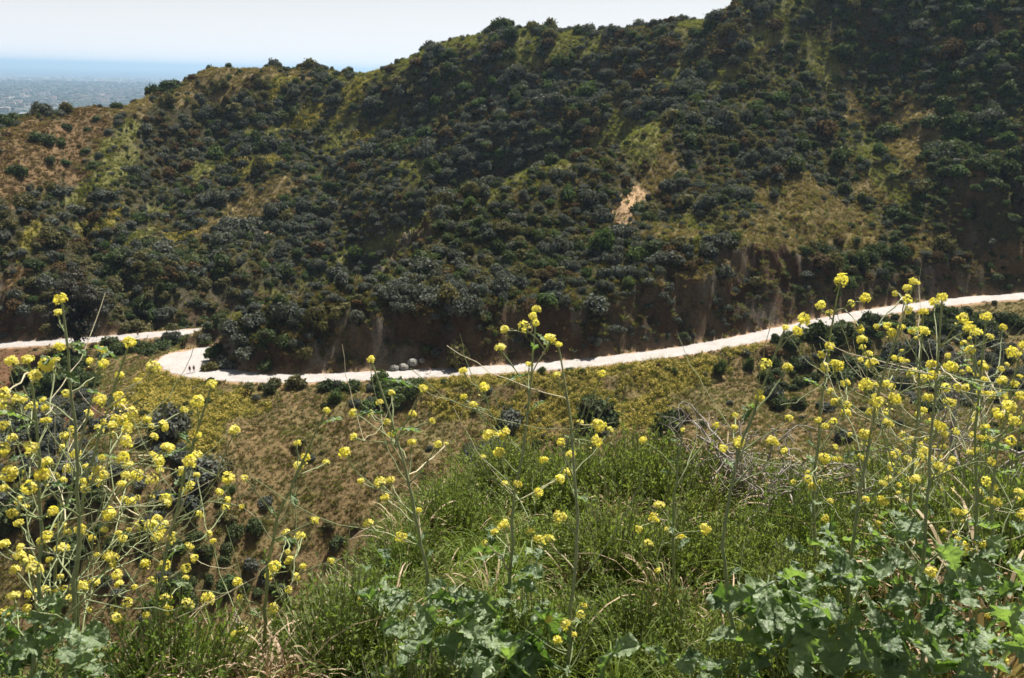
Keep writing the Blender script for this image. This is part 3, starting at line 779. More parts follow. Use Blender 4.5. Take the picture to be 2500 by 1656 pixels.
mass = np.nonzero(~solo)[0]
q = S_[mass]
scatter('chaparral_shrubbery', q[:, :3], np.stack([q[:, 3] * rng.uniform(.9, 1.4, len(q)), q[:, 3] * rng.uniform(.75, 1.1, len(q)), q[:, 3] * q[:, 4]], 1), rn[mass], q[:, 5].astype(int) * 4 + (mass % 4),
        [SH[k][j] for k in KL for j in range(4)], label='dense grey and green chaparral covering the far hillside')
print('shrubs', len(S_), 'single', solo.sum())

# ------------------------------------------------------------------ grass and low weeds
def tuft_mesh(name, mat, seed, blades=16, h=1.0, w=0.05, spread=.55, heads=None, hn=0):
    rng = np.random.default_rng(seed); V, F, mi = [], [], []
    for i in range(blades):
        a = rng.uniform(0, 6.28); b0 = np.array([math.cos(a), math.sin(a), 0]) * rng.uniform(0, .35)
        d = np.array([math.cos(a), math.sin(a), 0]) * rng.uniform(.1, spread); hh = h * rng.uniform(.5, 1)
        s = np.array([-math.sin(a + .8), math.cos(a + .8), 0]) * w * rng.uniform(.7, 1.5)
        k = len(V); V += [b0 - s, b0 + s, b0 + d * .45 + s * .6 + [0, 0, hh * .6], b0 + d + [0, 0, hh], b0 + d * .45 - s * .6 + [0, 0, hh * .6]]
        F += [[k, k + 1, k + 2, k + 4]]; mi.append(0)
        F += [[k + 4, k + 2, k + 3, k + 3]]; mi.append(0)
    F4 = np.array(F[0::2]); F3 = np.array(F[1::2])[:, :3]
    fl = [F4, F3]; mi = [0] * len(F4) + [0] * len(F3); mats = [mat]
    V = np.array(V)
    if heads:
        C = np.stack([rng.normal(size=hn) * .42, rng.normal(size=hn) * .42, rng.uniform(.5, 1.1, hn) * h], 1)
        nn = rng.normal(size=(hn, 3)); nn[:, 2] += 1; nn /= np.linalg.norm(nn, axis=1)[:, None]
        q = quads(C, nn, .10 * rng.uniform(.7, 1.3, hn), rng)
        fl.append(np.arange(len(q)).reshape(-1, 4) + len(V)); V = np.concatenate([V, q]); mats.append(heads); 
        mi = [0] * len(F4) + [0] * len(F3) + [1] * hn
    return mesh_np(name, V, fl, mats, matidx=mi)
G = {
 'rust': leaf_mat('rusty_dry_grass', (0.23, 0.155, 0.085), (0.18, 0.125, 0.068), rough=.9, trans=.25, nscale=.6, tmul=1.1),
 'dry': leaf_mat('brown_dry_grass', (0.25, 0.185, 0.088), (0.19, 0.140, 0.066), rough=.9, trans=.25, nscale=.6, tmul=1.1),
 'tan': leaf_mat('tan_dry_grass', (0.33, 0.26, 0.135), (0.26, 0.21, 0.10), rough=.9, trans=.25, nscale=.6, tmul=1.1),
 'green': leaf_mat('yellow_green_grass', (0.215, 0.212, 0.072), (0.165, 0.178, 0.062), rough=.7, trans=.3, nscale=.6),
 'weed': leaf_mat('low_green_weeds', (0.100, 0.108, 0.046), (0.075, 0.090, 0.038), rough=.7, trans=.3, nscale=.6),
 'bloom': leaf_mat('mustard_bloom_far', (0.50, 0.38, 0.06), (0.40, 0.32, 0.06), rough=.7, trans=.3, nscale=.6, tmul=1.0),
}
T = {}
for j, k in enumerate(('rust', 'dry', 'tan', 'green', 'weed')):
    T[k] = [tuft_mesh(k + '_tuft', G[k], 300 + 10 * j + s, blades=22, w=.055) for s in range(2)]
T['mustard'] = [tuft_mesh('mustard_tuft', G['green'], 380 + s, blades=18, w=.055, h=1.2, heads=G['bloom'], hn=(12, 22)[s]) for s in range(2)]
T['olive'] = [T['tan'][0], T['green'][1]]
order = ['rust', 'dry', 'tan', 'green', 'weed', 'mustard']
protos = [T[k][s] for k in order for s in range(2)]
nc = 420000
ra = np.sqrt(rng.uniform(118 ** 2, 440 ** 2, nc)); aa = rng.uniform(R(-34), R(34), nc)
keepr = rng.uniform(size=nc) < np.where(ra < 225, 1, .55)
ra, aa = ra[keepr], aa[keepr]
tx, ty = ra * np.sin(aa), ra * np.cos(aa)
tz, te = height(tx, ty, True)
ok = in_view(tx, ty, tz + .7, 0.0) & (te > 0.15 + .8 * rng.uniform(size=len(tx)))
tx, ty, tz, te, ra, aa = (a[ok] for a in (tx, ty, tz, te, ra, aa))
px, py, Wt_, dn = ground_cover(tx, ty, tz, te)
low = ra < road_r(aa); nn = fbm(tx / 9, ty / 9, 171, 4); u = rng.uniform(size=len(tx))
kind = np.where(low, np.where(u < .42, 1, np.where(u < .62 + .4 * sstep(.42, .56, nn), 3, np.where(u < .9, 4, 2))), np.where(u < .58, 4, np.where(u < .72, 3, 1)))
for k, w in Wt_.items():
    hitk = u * .95 < w
    if k == 'rust': kind = np.where(hitk, np.where(rng.uniform(size=len(tx)) < .8, 0, 2), kind)
    elif k == 'soil': kind = np.where(hitk, 0, kind)
    elif k in ('tan',): kind = np.where(hitk, 2, kind)
    elif k == 'green': kind = np.where(hitk, 3, kind)
    elif k == 'yellow': kind = np.where(hitk, np.where(rng.uniform(size=len(tx)) < .45, 5, 3), kind)
    elif k == 'olive': kind = np.where(hitk, np.where(rng.uniform(size=len(tx)) < .55, 2, np.where(rng.uniform(size=len(tx)) < .5, 3, 1)), kind)
    elif k == 'mustard': kind = np.where(hitk, np.where(rng.uniform(size=len(tx)) < .58, 5, np.where(rng.uniform(size=len(tx)) < .6, 3, 4)), kind)
bare = (Wt_['bare'] > .4) | (Wt_['soil'] > .5)
st2 = np.abs(height(tx + 1 * np.sin(aa), ty + 1 * np.cos(aa)) - tz)
drop = (bare & (rng.uniform(size=len(tx)) < .8)) | ((st2 > 1.2) & (te < 26) & (rng.uniform(size=len(tx)) < .8)) | ((te < 1.6) & (rng.uniform(size=len(tx)) < .4))
drop |= (~low) & (kind == 4) & (rng.uniform(size=len(tx)) < .5)
k_ = ~drop
P = np.stack([tx, ty, tz - .05], 1)[k_]; kind = kind[k_]; m_ = len(P)
hs = (.25 + .75 * rng.uniform(size=m_) ** 1.6) * (.7 + .6 * fbm(P[:, 0] / 3, P[:, 1] / 3, 191)) * np.where(kind == 5, 1.5, 1) * np.where(low[k_], .68, 1.1)
ws = np.where(kind == 5, 1.3, 1.75) * hs; s3 = np.stack([ws * rng.uniform(.7, 1.4, m_), ws, hs], 1)
tl = rng.normal(size=(m_, 2)) * .18
for nm, ks, lab in (('dry_grass', (0, 1, 2), 'brown and tan dry grass covering the slopes'), ('green_grass', (3, 4), 'yellow green grass and low weeds between the shrubs'), ('mustard_bloom_carpet', (5,), 'carpet of yellow flowering mustard on the slopes')):
    sel = np.isin(kind, ks)
    scatter(nm, P[sel], s3[sel], rng.uniform(0, 6.28, sel.sum()), kind[sel] * 2 + rng.integers(0, 2, sel.sum()), protos, tl[sel], lab)
print('tufts', m_)

# ================================================================== THE CITY AND THE OCEAN FAR BELOW
ZP = -262.0
rng = np.random.default_rng(21)
def sector(name, r0, r1, zz, mat, n_r=60, n_a=90, amp=0.0, a0=-60, a1=60):
    a = np.linspace(R(a0), R(a1), n_a); q = np.linspace(0, 1, n_r)
    A, Q = np.meshgrid(a, q, indexing='ij')
    r1v = r1 * (1 + amp * (fbm(A * 9, A * 0, 3, 4) - .5))
    RRR = r0 * (r1v / r0) ** Q
    V = np.stack([RRR * np.sin(A), RRR * np.cos(A), np.full(A.shape, zz)], -1).reshape(-1, 3)
    i = np.arange(n_a * n_r).reshape(n_a, n_r)
    F = np.stack([i[:-1, :-1], i[:-1, 1:], i[1:, 1:], i[1:, :-1]], -1).reshape(-1, 4)
    return link(name, mesh_np(name, V, F, [mat], smooth=True))
cm, nt, out = new_mat('city_ground')
p = N(nt, 'ShaderNodeBsdfPrincipled'); p.inputs['Roughness'].default_value = 0.9
a_ = mixc(nt, noise_fac(nt, 0.0016, 6, 0.4, 0.6, rough=.7), (0.045, 0.055, 0.050), (0.16, 0.16, 0.16))
a_ = mixc(nt, noise_fac(nt, 0.012, 5, 0.52, 0.62, rough=.75), a_, (0.28, 0.27, 0.25))
nt.links.new(a_, p.inputs['Base Color']); nt.links.new(p.outputs[0], out.inputs[0])
tag(sector('city_plain', 700, 21000, ZP, cm, amp=.12), 'flat city plain fading into blue haze', kind='structure')
om, nt, out = new_mat('ocean')
p = N(nt, 'ShaderNodeBsdfPrincipled'); p.inputs['Roughness'].default_value = 0.35; p.inputs['Base Color'].default_value = (0.02, 0.05, 0.08, 1)
b = N(nt, 'ShaderNodeBump'); b.inputs['Strength'].default_value = 0.6; b.inputs['Distance'].default_value = 2.0
nt.links.new(noise_fac(nt, 0.02, 5, 0, 1), b.inputs['Height']); nt.links.new(b.outputs[0], p.inputs['Normal'])
nt.links.new(p.outputs[0], out.inputs[0])
tag(sector('ocean', 17000, 57000, ZP - 3, om), 'pale blue ocean at the horizon', kind='structure')

def box_v(w, d, h, p2=False):
    V = np.array([(-w, -d, 0), (w, -d, 0), (w, d, 0), (-w, d, 0), (-w, -d, h), (w, -d, h), (w, d, h), (-w, d, h)], float)
    F = np.array([(0, 1, 5, 4), (1, 2, 6, 5), (2, 3, 7, 6), (3, 0, 4, 7), (4, 5, 6, 7)])
    return V, F
wallM = [plain_mat('far_wall_white', (0.62, 0.60, 0.57), (0.5, 0.48, 0.45), scale=.05), plain_mat('far_wall_cream', (0.42, 0.36, 0.29), (0.33, 0.29, 0.24), scale=.05), plain_mat('far_wall_grey', (0.24, 0.25, 0.27), (0.18, 0.19, .2), scale=.05)]
roofM = [plain_mat('far_roof_pale', (0.72, 0.71, 0.69), (0.6, .59, .57), scale=.05), plain_mat('far_roof_tile', (0.34, 0.19, 0.13), (0.26, .16, .12), scale=.05), plain_mat('far_roof_grey', (0.30, 0.30, 0.31), (.2, .2, .21), scale=.05)]
def bldg_mesh(nm, w, d, h, wm, rm_):
    """walls, a parapet round a recessed flat roof and a plant room"""
    V, F = box_v(w, d, h)
    t = 0.06 * w
    Vi = np.array([(-w + t, -d + t, h), (w - t, -d + t, h), (w - t, d - t, h), (-w + t, d - t, h)]); Vl = Vi - [0, 0, .8]
    V = np.concatenate([V, Vi, Vl])
    F = np.concatenate([F[:4], [(4, 5, 9, 8), (5, 6, 10, 9), (6, 7, 11, 10), (7, 4, 8, 11), (8, 9, 13, 12), (9, 10, 14, 13), (10, 11, 15, 14), (11, 8, 12, 15), (12, 13, 14, 15)]])
    V2, F2 = box_v(w * .2, d * .25, 3); V2 = V2 + [w * .3, 0, h - .79]
    F = np.concatenate([F, F2 + len(V)]); V = np.concatenate([V, V2])
    mi = np.zeros(len(F)); mi[12] = 1; mi[17] = 1
    return mesh_np(nm, V, F, [wm, rm_], matidx=mi)
BM = [bldg_mesh('city_building', *a) for a in ((34, 20, 9, wallM[0], roofM[0]), (16, 12, 7, wallM[0], roofM[2]), (12, 9, 6, wallM[1], roofM[1]), (15, 13, 26, wallM[1], roofM[0]), (26, 14, 8, wallM[2], roofM[0]), (10, 8, 5, wallM[0], roofM[1]))]
# the few bright roofs one can single out
for px_, py_, w, lab in ((18, 243, 3.2, 'largest bright white roofed building low in the haze at the frame edge'), (60, 241, 1.6, 'white and pink long building right of the brightest far roof'), (98, 242, 1.5, 'pale long building between the two rows of far roofs'), (185, 238, 1.2, 'small bright roof farthest right of the near city rows'),
                       (10, 258, 1.0, 'small white block under the largest bright far roof'), (150, 216, 1.6, 'single white block in the middle distance of the city'), (288, 203, 2.0, 'white block close to the hill skyline in the far city')):
    q = at_z(px_, py_, ZP)
    o = link('city_building', BM[0], loc=tuple(q)); o.scale = (w, w, 1.6); o.rotation_euler = (0, 0, R(25)); tag(o, lab, 'building')
cr, ca = [], []
ncb = 8000
cr = 3900 * (20000 / 3900) ** (rng.uniform(size=ncb) ** 1.35); ca = rng.uniform(R(-36), R(-17), ncb)
cb = np.stack([cr * np.sin(ca), cr * np.cos(ca)], -1)
cl = fbm(cb[:, 0] / 500, cb[:, 1] / 900, 88, 3)
cb, cr = cb[cl > .36], cr[cl > .36]
# streets run square to each other
pick = rng.choice(6, len(cb), p=[.10, .26, .24, .06, .14, .20])
ordr = np.argsort(cr); vis = in_view(cb[:, 0], cb[:, 1], np.full(len(cb), ZP + 10.), 0.0)
n_solo = 0; rest = []
for i in ordr:
    sc = rng.uniform(.8, 1.9)
    if vis[i] and n_solo < 230:
        o = link('city_building', BM[pick[i]], loc=(cb[i, 0], cb[i, 1], ZP)); o.scale = (sc, sc, rng.uniform(.7, 1.5)); o.rotation_euler = (0, 0, R(25) + (pick[i] % 2) * math.pi / 2)
        tag(o, 'tiny hazy building in the near rows of the far city', 'building', 'buildings of the far city'); n_solo += 1
    elif vis[i]: rest.append((i, sc))
Vb, Fb, mb = [], [], []; off = 0
for i, sc in rest:
    w, d, h = ((34, 20, 9), (16, 12, 7), (12, 9, 6), (15, 13, 26), (26, 14, 8), (10, 8, 5))[pick[i]]
    V, F = box_v(w * sc, d * sc, h * rng.uniform(.7, 1.8)); c, s = math.cos(R(25)), math.sin(R(25))
    V = V @ np.array([[c, s, 0], [-s, c, 0], [0, 0, 1]]) + [cb[i, 0], cb[i, 1], ZP]
    Vb.append(V); Fb.append(F + off); off += 8; mb += [pick[i] % 3] * 4 + [3 + (pick[i] + 1) % 3]
tag(link('distant_buildings', mesh_np('distant_buildings', np.concatenate(Vb), np.concatenate(Fb), wallM + roofM, matidx=mb)), 'countless small buildings of the hazy city', kind='stuff')
tm = plain_mat('far_tree_green', (0.030, 0.042, 0.036), (0.04, 0.055, 0.045), scale=.05)
nt_ = 9000
cr = 3700 * (15000 / 3700) ** (rng.uniform(size=nt_) ** 1.3); ca = rng.uniform(R(-36), R(-17), nt_)
Vb, Fb = [], []; off = 0
for i in range(nt_):
    s = rng.uniform(5, 13) * (1 + cr[i] / 9000); v = ICO1[0] * [s * 1.5, s, s * .7] * (1 + rng.normal(size=(12 if len(ICO1[0]) == 12 else len(ICO1[0]), 1)) * .15)
    Vb.append(v + [cr[i] * math.sin(ca[i]), cr[i] * math.cos(ca[i]), ZP + s * .5]); Fb.append(ICO1[1] + off); off += len(v)
tag(link('distant_treetops', mesh_np('distant_treetops', np.concatenate(Vb), np.concatenate(Fb), [tm])), 'countless street trees among the hazy city', kind='stuff')

# the air: one closed box
hz = plain_mat('haze_air', (1, 1, 1)); nt = hz.node_tree; nt.nodes.clear(); out = nt.nodes.new('ShaderNodeOutputMaterial')
pv = nt.nodes.new('ShaderNodeVolumePrincipled'); pv.inputs['Color'].default_value = (0.50, 0.74, 1.0, 1); pv.inputs['Density'].default_value = 0.000062; pv.inputs['Anisotropy'].default_value = 0.35
nt.links.new(pv.outputs[0], out.inputs['Volume'])
hmax = max(float(GZ[:NF].max()), 20) + 12
V, F = box_v(60000, 60000, hmax + 270); F = np.concatenate([F, [[3, 2, 1, 0]]])
tag(link('haze', mesh_np('haze', V + [0, 0, -270], F, [hz])), 'pale blue air', kind='stuff')
print('haze top', hmax)

# ================================================================== THINGS BY THE ROAD
rng = np.random.default_rng(31)
def tube(P, rad, sides=5, cap=True):
    P = np.asarray(P, float); n = len(P); rad = np.broadcast_to(rad, (n,))
    T_ = np.gradient(P, axis=0); T_ /= np.linalg.norm(T_, axis=1)[:, None] + 1e-12
    ref = np.array([0.3, 0.2, 1.0]) if abs(T_[0, 2]) < .8 else np.array([1.0, 0.1, 0.2])
    A_ = np.cross(T_, ref); A_ /= np.linalg.norm(A_, axis=1)[:, None] + 1e-12
    B_ = np.cross(T_, A_)
    th = np.arange(sides) * 2 * math.pi / sides
    V = P[:, None] + rad[:, None, None] * (np.cos(th)[None, :, None] * A_[:, None] + np.sin(th)[None, :, None] * B_[:, None])
    V = V.reshape(-1, 3)
    i = np.arange(n * sides).reshape(n, sides); j = np.roll(i, -1, axis=1)
    F = np.stack([i[:-1], j[:-1], j[1:], i[1:]], -1).reshape(-1, 4)
    return V, F

class Soup:
    """collects pieces into one mesh; triangles are stored apart from quads"""
    def __init__(s): s.V, s.Q, s.T, s.mq, s.mt, s.off = [], [], [], [], [], 0
    def add(s, V, F, m=0):
        F = np.asarray(F)
        if F.shape[1] == 4: s.Q.append(F + s.off); s.mq += [m] * len(F)
        else: s.T.append(F + s.off); s.mt += [m] * len(F)
        s.V.append(V); s.off += len(V)
    def mesh(s, name, mats, smooth=True):
        fl, mi = [], []
        if s.Q: fl.append(np.concatenate(s.Q)); mi += s.mq
        if s.T: fl.append(np.concatenate(s.T)); mi += s.mt
        return mesh_np(name, np.concatenate(s.V), fl, mats, smooth=smooth, matidx=mi)

# the dark tree by the upper road
def far_tree():
    x, y, z, r = hit(196, 866); h = 25.0 * r / 250.0
    r0 = np.array([x, y, z]); t = link('dark_tree', None, loc=tuple(r0)); t.empty_display_size = 1
    tag(t, 'tall dark feathery tree with a pale forked trunk rising beside the upper road', 'tree')
    bark = plain_mat('pale_grey_bark', (0.16, 0.13, 0.10), (0.09, .07, .055), scale=2)
    lm = leaf_mat('dark_bronze_leaves', (0.042, 0.032, 0.018), (0.032, 0.032, 0.018), rough=.6, trans=.15, nscale=1.2)
    s = Soup(); ends = []
    def limb(p, d, L, rad, lv):
        n = 6; P = [np.array(p, float)]; dd = np.array(d, float)
        for k in range(n):
            dd = dd + rng.normal(size=3) * .16 + np.array([0, 0, .05]); dd /= np.linalg.norm(dd); P.append(P[-1] + dd * L / n)
        s.add(*tube(P, np.linspace(rad, rad * .45, n + 1), 6))
        if lv > 0:
            for k in range(4 if lv > 1 else 3):
                q = P[2 + (k % 4) + (1 if lv == 1 else 0) if 2 + k % 4 + (lv == 1) <= n else n]; a = rng.uniform(0, 6.28)
                limb(q, dd * .7 + np.array([math.cos(a), math.sin(a), .35]) * .8, L * rng.uniform(.42, .6), rad * .5, lv - 1)
            limb(P[-1], dd, L * .5, rad * .45, lv - 1)
        else: ends.extend([P[-1], P[3]])
        if lv == 1: ends.append(P[-1])
    limb((0, 0, 0), (0.02, 0, 1), h * .42, .36, 3); limb((0, 0, 0), (-.28, .1, 1), h * .40, .26, 2)
    link('trunk', s.mesh('trunk', [bark]), t)
    E = np.array(ends); E[:, 2] = np.minimum(E[:, 2], h)
    E = E[np.hypot(E[:, 0], E[:, 1]) < h * .36]
    C, Nn = [], []
    for e in E:
        u = rng.normal(size=(110, 3)); C.append(e + u * [1.05, 1.05, .62]); Nn.append(u + [0, 0, .6])
    for k in range(46):
        a = rng.uniform(0, 6.28); zz = rng.uniform(.12, .9) * h; q = rng.uniform(.2, 1) * h * .33 * math.sin(math.pi * min(1, zz / h * .85 + .12)) ; e = np.array([q * math.cos(a), q * math.sin(a), zz])
        u = rng.normal(size=(60, 3)); C.append(e + u * [1.0, 1.0, .6]); Nn.append(u + [0, 0, .6])
    C = np.concatenate(C); Nn = np.concatenate(Nn); Nn /= np.linalg.norm(Nn, axis=1)[:, None]
    q = quads(C, Nn, .28 * rng.uniform(.6, 1.4, len(C)), rng, .7)
    link('crown', mesh_np('crown', q, np.arange(len(q)).reshape(-1, 4), [lm]), t)
far_tree()

# boulders at the foot of the cut
bmat = plain_mat('pale_boulder_stone', (0.26, 0.25, 0.22), (0.15, .14, .125), scale=1.5, bump=.6, bscale=4)
for px_, py_, w, lab in ((962, 905, 1.15, 'pale boulder at the foot of the road cut, leftmost of the row'), (986, 904, 1.25, 'pale boulder at the foot of the road cut, middle of the row'), (1008, 901, 1.3, 'widest pale boulder at the foot of the road cut'), (1030, 900, .8, 'smallest pale boulder, nearest the runner')):
    q = at_z(px_, py_, -65.9); V = ICO2[0].copy()
    V = V * (1 + .45 * (fbm(V[:, 0] * 1.3 + px_, V[:, 1] * 1.3 + V[:, 2], 7)[:, None] - .5)); V = np.round(V * 2.1) / 2.1 * .6 + V * .4
    V = V * [w, w * .8, w * .72]
    zg = float(height(np.array([q[0]]), np.array([q[1]]))[0])
    o = link('boulder', mesh_np('boulder', V, ICO2[1], [bmat]), loc=(q[0], q[1], zg + w * .42)); tag(o, lab, 'boulder', 'boulders at the foot of the cut')

# ------------------------------------------------------------------ people (each about 8 pixels tall in the photograph)
skinM = plain_mat('skin', (0.42, 0.25, 0.17), (0.36, .21, .14), rough=.6); hairM = plain_mat('dark_hair', (0.03, .02, .015)); shoeM = plain_mat('shoes', (0.25, .25, .27))
def skin_obj(name, J, E_, rads, mat, parent, root=0):
    me = bpy.data.meshes.new(name); me.from_pydata([tuple(j) for j in J], E_, []); me.materials.append(mat)
    o = link(name, me, parent)
    sk = o.modifiers.new('skin', 'SKIN'); sk.use_smooth_shade = True
    if not me.skin_vertices: me.attributes  # layer made by the modifier's owner below
    if not me.skin_vertices:
        bpy.context.view_layer.objects.active = o
        bm = bmesh.new(); bm.from_mesh(me); bm.verts.layers.skin.verify(); bm.to_mesh(me); bm.free()
    for v, r_ in zip(me.skin_vertices[0].data, rads): v.radius = (r_, r_) if not isinstance(r_, tuple) else r_
    me.skin_vertices[0].data[root].use_root = True
    o.modifiers.new('sub', 'SUBSURF').levels = 1
    o.modifiers['sub'].render_levels = 2
    return o
def person(px_, py_, z_, face, label, shirt, shorts, run=0.0, hair_long=False, shirtless=False):
    q = at_z(px_, py_, z_); zg = float(height(np.array([q[0]]), np.array([q[1]]))[0]) + .12
    t = link('person', None, loc=(q[0], q[1], zg)); t.rotation_euler = (0, 0, face); tag(t, label, 'person')
    st_ = .28 + .40 * run
    # facing -Y; a stride swings the legs and the opposite arms
    J = [(0, 0, .95), (0, -.02 - .04 * run, 1.15), (0, -.04 - .08 * run, 1.36), (0, -.05 - .10 * run, 1.50), (0, -.07 - .12 * run, 1.64),
         (.10, 0, .92), (.12, -st_ * .62, .54 + .06 * run), (.12, -st_ * .55, .09), (.12, -st_ * .55 - .16, .05),
         (-.10, 0, .92), (-.12, st_ * .25, .50), (-.12, st_ + .12 * run, .10 + .22 * run), (-.12, st_ - .10 + .10 * run, .04 + .12 * run),
         (.19, -.04 - .06 * run, 1.40), (.25, st_ * .45, 1.15), (.24, st_ * .35 - .3 * run, .93 + .15 * run), (.24, st_ * .30 - .36 * run, .86 + .19 * run),
         (-.19, -.04 - .06 * run, 1.40), (-.25, -st_ * .35, 1.14), (-.22, -st_ * .9, 1.0 + .15 * run), (-.22, -st_ * 1.1, .98 + .22 * run)]
    E_ = [(0, 1), (1, 2), (2, 3), (3, 4), (0, 5), (5, 6), (6, 7), (7, 8), (0, 9), (9, 10), (10, 11), (11, 12), (2, 13), (13, 14), (14, 15), (15, 16), (2, 17), (17, 18), (18, 19), (19, 20)]
    rd_ = [.15, .13, .15, .055, .10, .095, .065, .045, .04, .095, .065, .045, .04, .065, .045, .035, .04, .065, .045, .035, .04]
    skin_obj('body', J, E_, rd_, skinM, t)
    if not shirtless:
        skin_obj('shirt', [J[0], J[1], J[2], J[13], ((J[13][0] + J[14][0]) / 2, (J[13][1] + J[14][1]) / 2, (J[13][2] + J[14][2]) / 2), J[17], ((J[17][0] + J[18][0]) / 2, (J[17][1] + J[18][1]) / 2, (J[17][2] + J[18][2]) / 2)],
                 [(0, 1), (1, 2), (2, 3), (3, 4), (2, 5), (5, 6)], [.165, .155, .175, .085, .07, .085, .07], plain_mat('shirt_cloth', shirt, tuple(c * .8 for c in shirt)), t)
    mid = lambda a, b, f: tuple(a[i] * (1 - f) + b[i] * f for i in range(3))
    skin_obj('shorts', [J[0], J[5], mid(J[5], J[6], .7), J[9], mid(J[9], J[10], .7)], [(0, 1), (1, 2), (0, 3), (3, 4)], [.17, .12, .10, .12, .10], plain_mat('shorts_cloth', shorts, tuple(c * .8 for c in shorts)), t)
    hd = J[4]; hv = ICO2[0] * [.085, .10, .10] + [hd[0], hd[1] + .02, hd[2] + .045]
    link('hair', mesh_np('hair', hv, ICO2[1], [hairM], smooth=True), t)
    nose = ICO1[0] * [.014, .02, .02] + [hd[0], hd[1] - .105, hd[2] - .005]; link('nose', mesh_np('nose', nose, ICO1[1], [skinM], smooth=True), t)
    if hair_long:
        hv = ICO1[0] * [.05, .05, .14] + [hd[0], hd[1] + .11, hd[2] - .10]; link('ponytail', mesh_np('ponytail', hv, ICO1[1], [hairM], smooth=True), t)
    for k in (8, 12):
        sv = ICO1[0] * [.05, .13, .045] + [J[k][0], J[k][1] + .04, J[k][2]]; link('shoe', mesh_np('shoe', sv, ICO1[1], [shoeM], smooth=True), t)
    return t
person(464, 912, -67.3, R(20), 'walker in a dark red shirt on the bend, left one of the pair', (0.20, .03, .03), (.03, .03, .035))
person(474, 911, -67.3, R(30), 'walker in black top and shorts on the bend, right one of the pair', (0.03, .03, .035), (.05, .05, .06), hair_long=True)
person(1046, 912, -65.5, R(75), 'lone runner in mid stride on the road beside the boulders', (0.06, .04, .045), (.03, .03, .035), run=1.0)
person(337, 823, -73.6, R(70), 'distant walker at the edge of the upper road', (0.20, .07, .06), (.04, .04, .05))

# ================================================================== THE FOREGROUND
stemM = leaf_mat('hairy_green_stem', (0.26, 0.31, 0.14), (0.31, 0.33, 0.16), rough=.55, trans=.05, nscale=40, spec=.4)
strawM = leaf_mat('straw_stem', (0.62, 0.54, 0.36), (0.50, 0.46, 0.26), rough=.6, trans=.05, nscale=40, spec=.4)
petalM = leaf_mat('yellow_petals', (0.97, 0.86, 0.28), (0.95, 0.82, 0.20), rough=.6, trans=.5, nscale=60, spec=.2, tmul=1.0)
budM = leaf_mat('green_buds', (0.30, 0.34, 0.07), (0.24, 0.30, 0.06), rough=.6, trans=.1, nscale=60)

def cluster_mesh(seed, nf=16, R0=.0115, pl=.0075):
    rng = np.random.default_rng(seed); s = Soup()
    for k in range(nf):
        ph = k * 2.4 + rng.uniform(-.3, .3); th = math.acos(1 - (k + .7) / nf * (1.18)) if (1 - (k + .7) / nf * 1.18) > -1 else 1.8
        d = np.array([math.sin(th) * math.cos(ph), math.sin(th) * math.sin(ph), math.cos(th) * .9 + .05]); rr_ = R0 * rng.uniform(.8, 1.25)
        c = d * rr_ + [0, 0, .004]
        if th < .55 and k < 4:
            s.add(ICO1[0] * [.0016, .0016, .0026] + c * .9, ICO1[1], 1); continue
        ax = d + rng.normal(size=3) * .25; ax /= np.linalg.norm(ax)
        u = np.cross(ax, rng.normal(size=3)); u /= np.linalg.norm(u); v = np.cross(ax, u)
        s.add(*tube([[0, 0, -.006], c * .5 + [0, 0, -.002], c], [.0006, .0005, .0005], 3), 1)
        for q in range(4):
            a = q * math.pi / 2 + rng.uniform(-.15, .15); e = u * math.cos(a) + v * math.sin(a); f = np.cross(ax, e)
            L = pl * rng.uniform(.85, 1.15); w = L * .42
            up_ = ax * L * rng.uniform(.12, .4)
            Vq = np.array([c - f * w * .25, c + f * w * .25, c + e * L * .62 + f * w + up_, c + e * L * .62 - f * w + up_, c + e * L + f * w * .55 + up_ * .7, c + e * L - f * w * .55 + up_ * .7])
            s.add(Vq, [[0, 1, 2, 3], [3, 2, 4, 5]], 0)
    for k in range(rng.integers(2, 6)):                              # spent flowers below the head
        a = rng.uniform(0, 6.28); p0 = np.array([0, 0, -.004 - .006 * k]); p1 = p0 + np.array([math.cos(a) * .009, math.sin(a) * .009, .004])
        s.add(*tube([p0, p1], [.0005, .0006], 3), 1)
        if rng.uniform() < .6:
            e = np.array([math.cos(a), math.sin(a), .2]) * .005; f = np.array([-math.sin(a), math.cos(a), 0]) * .0025
            s.add(np.array([p1 - f, p1 + f, p1 + e + f, p1 + e - f]), [[0, 1, 2, 3]], 0)
    s.add(*tube([[0, 0, -.03], [0, 0, .002]], [.0012, .0010], 4), 1)
    return s.mesh('flower_cluster', [petalM, budM], smooth=False)
CL = [cluster_mesh(500 + i, nf=(13, 17, 21, 9, 15, 19)[i]) for i in range(6)]

# leaves: lyre shaped, wavy and toothed
lfM, nt, out = new_mat('mustard_leaf')
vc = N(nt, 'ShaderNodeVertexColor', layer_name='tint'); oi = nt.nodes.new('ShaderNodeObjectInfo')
base = mixc(nt, oi.outputs['Random'], (0.25, 0.31, 0.17), (0.045, 0.095, 0.026))  # wide pale-to-dark spread per leaf also paints in sheen and shade
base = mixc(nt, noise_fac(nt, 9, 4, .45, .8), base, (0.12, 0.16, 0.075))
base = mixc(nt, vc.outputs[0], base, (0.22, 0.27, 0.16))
p = N(nt, 'ShaderNodeBsdfPrincipled'); p.inputs['Roughness'].default_value = .5; p.inputs['Specular IOR Level'].default_value = .5; p.inputs['Coat Weight'].default_value = .0; p.inputs['Coat Roughness'].default_value = .45
nt.links.new(base, p.inputs['Base Color'])
b = N(nt, 'ShaderNodeBump'); b.inputs['Strength'].default_value = .35; b.inputs['Distance'].default_value = .03
nt.links.new(noise_fac(nt, 7, 2, 0, 1), b.inputs['Height']); nt.links.new(b.outputs[0], p.inputs['Normal'])
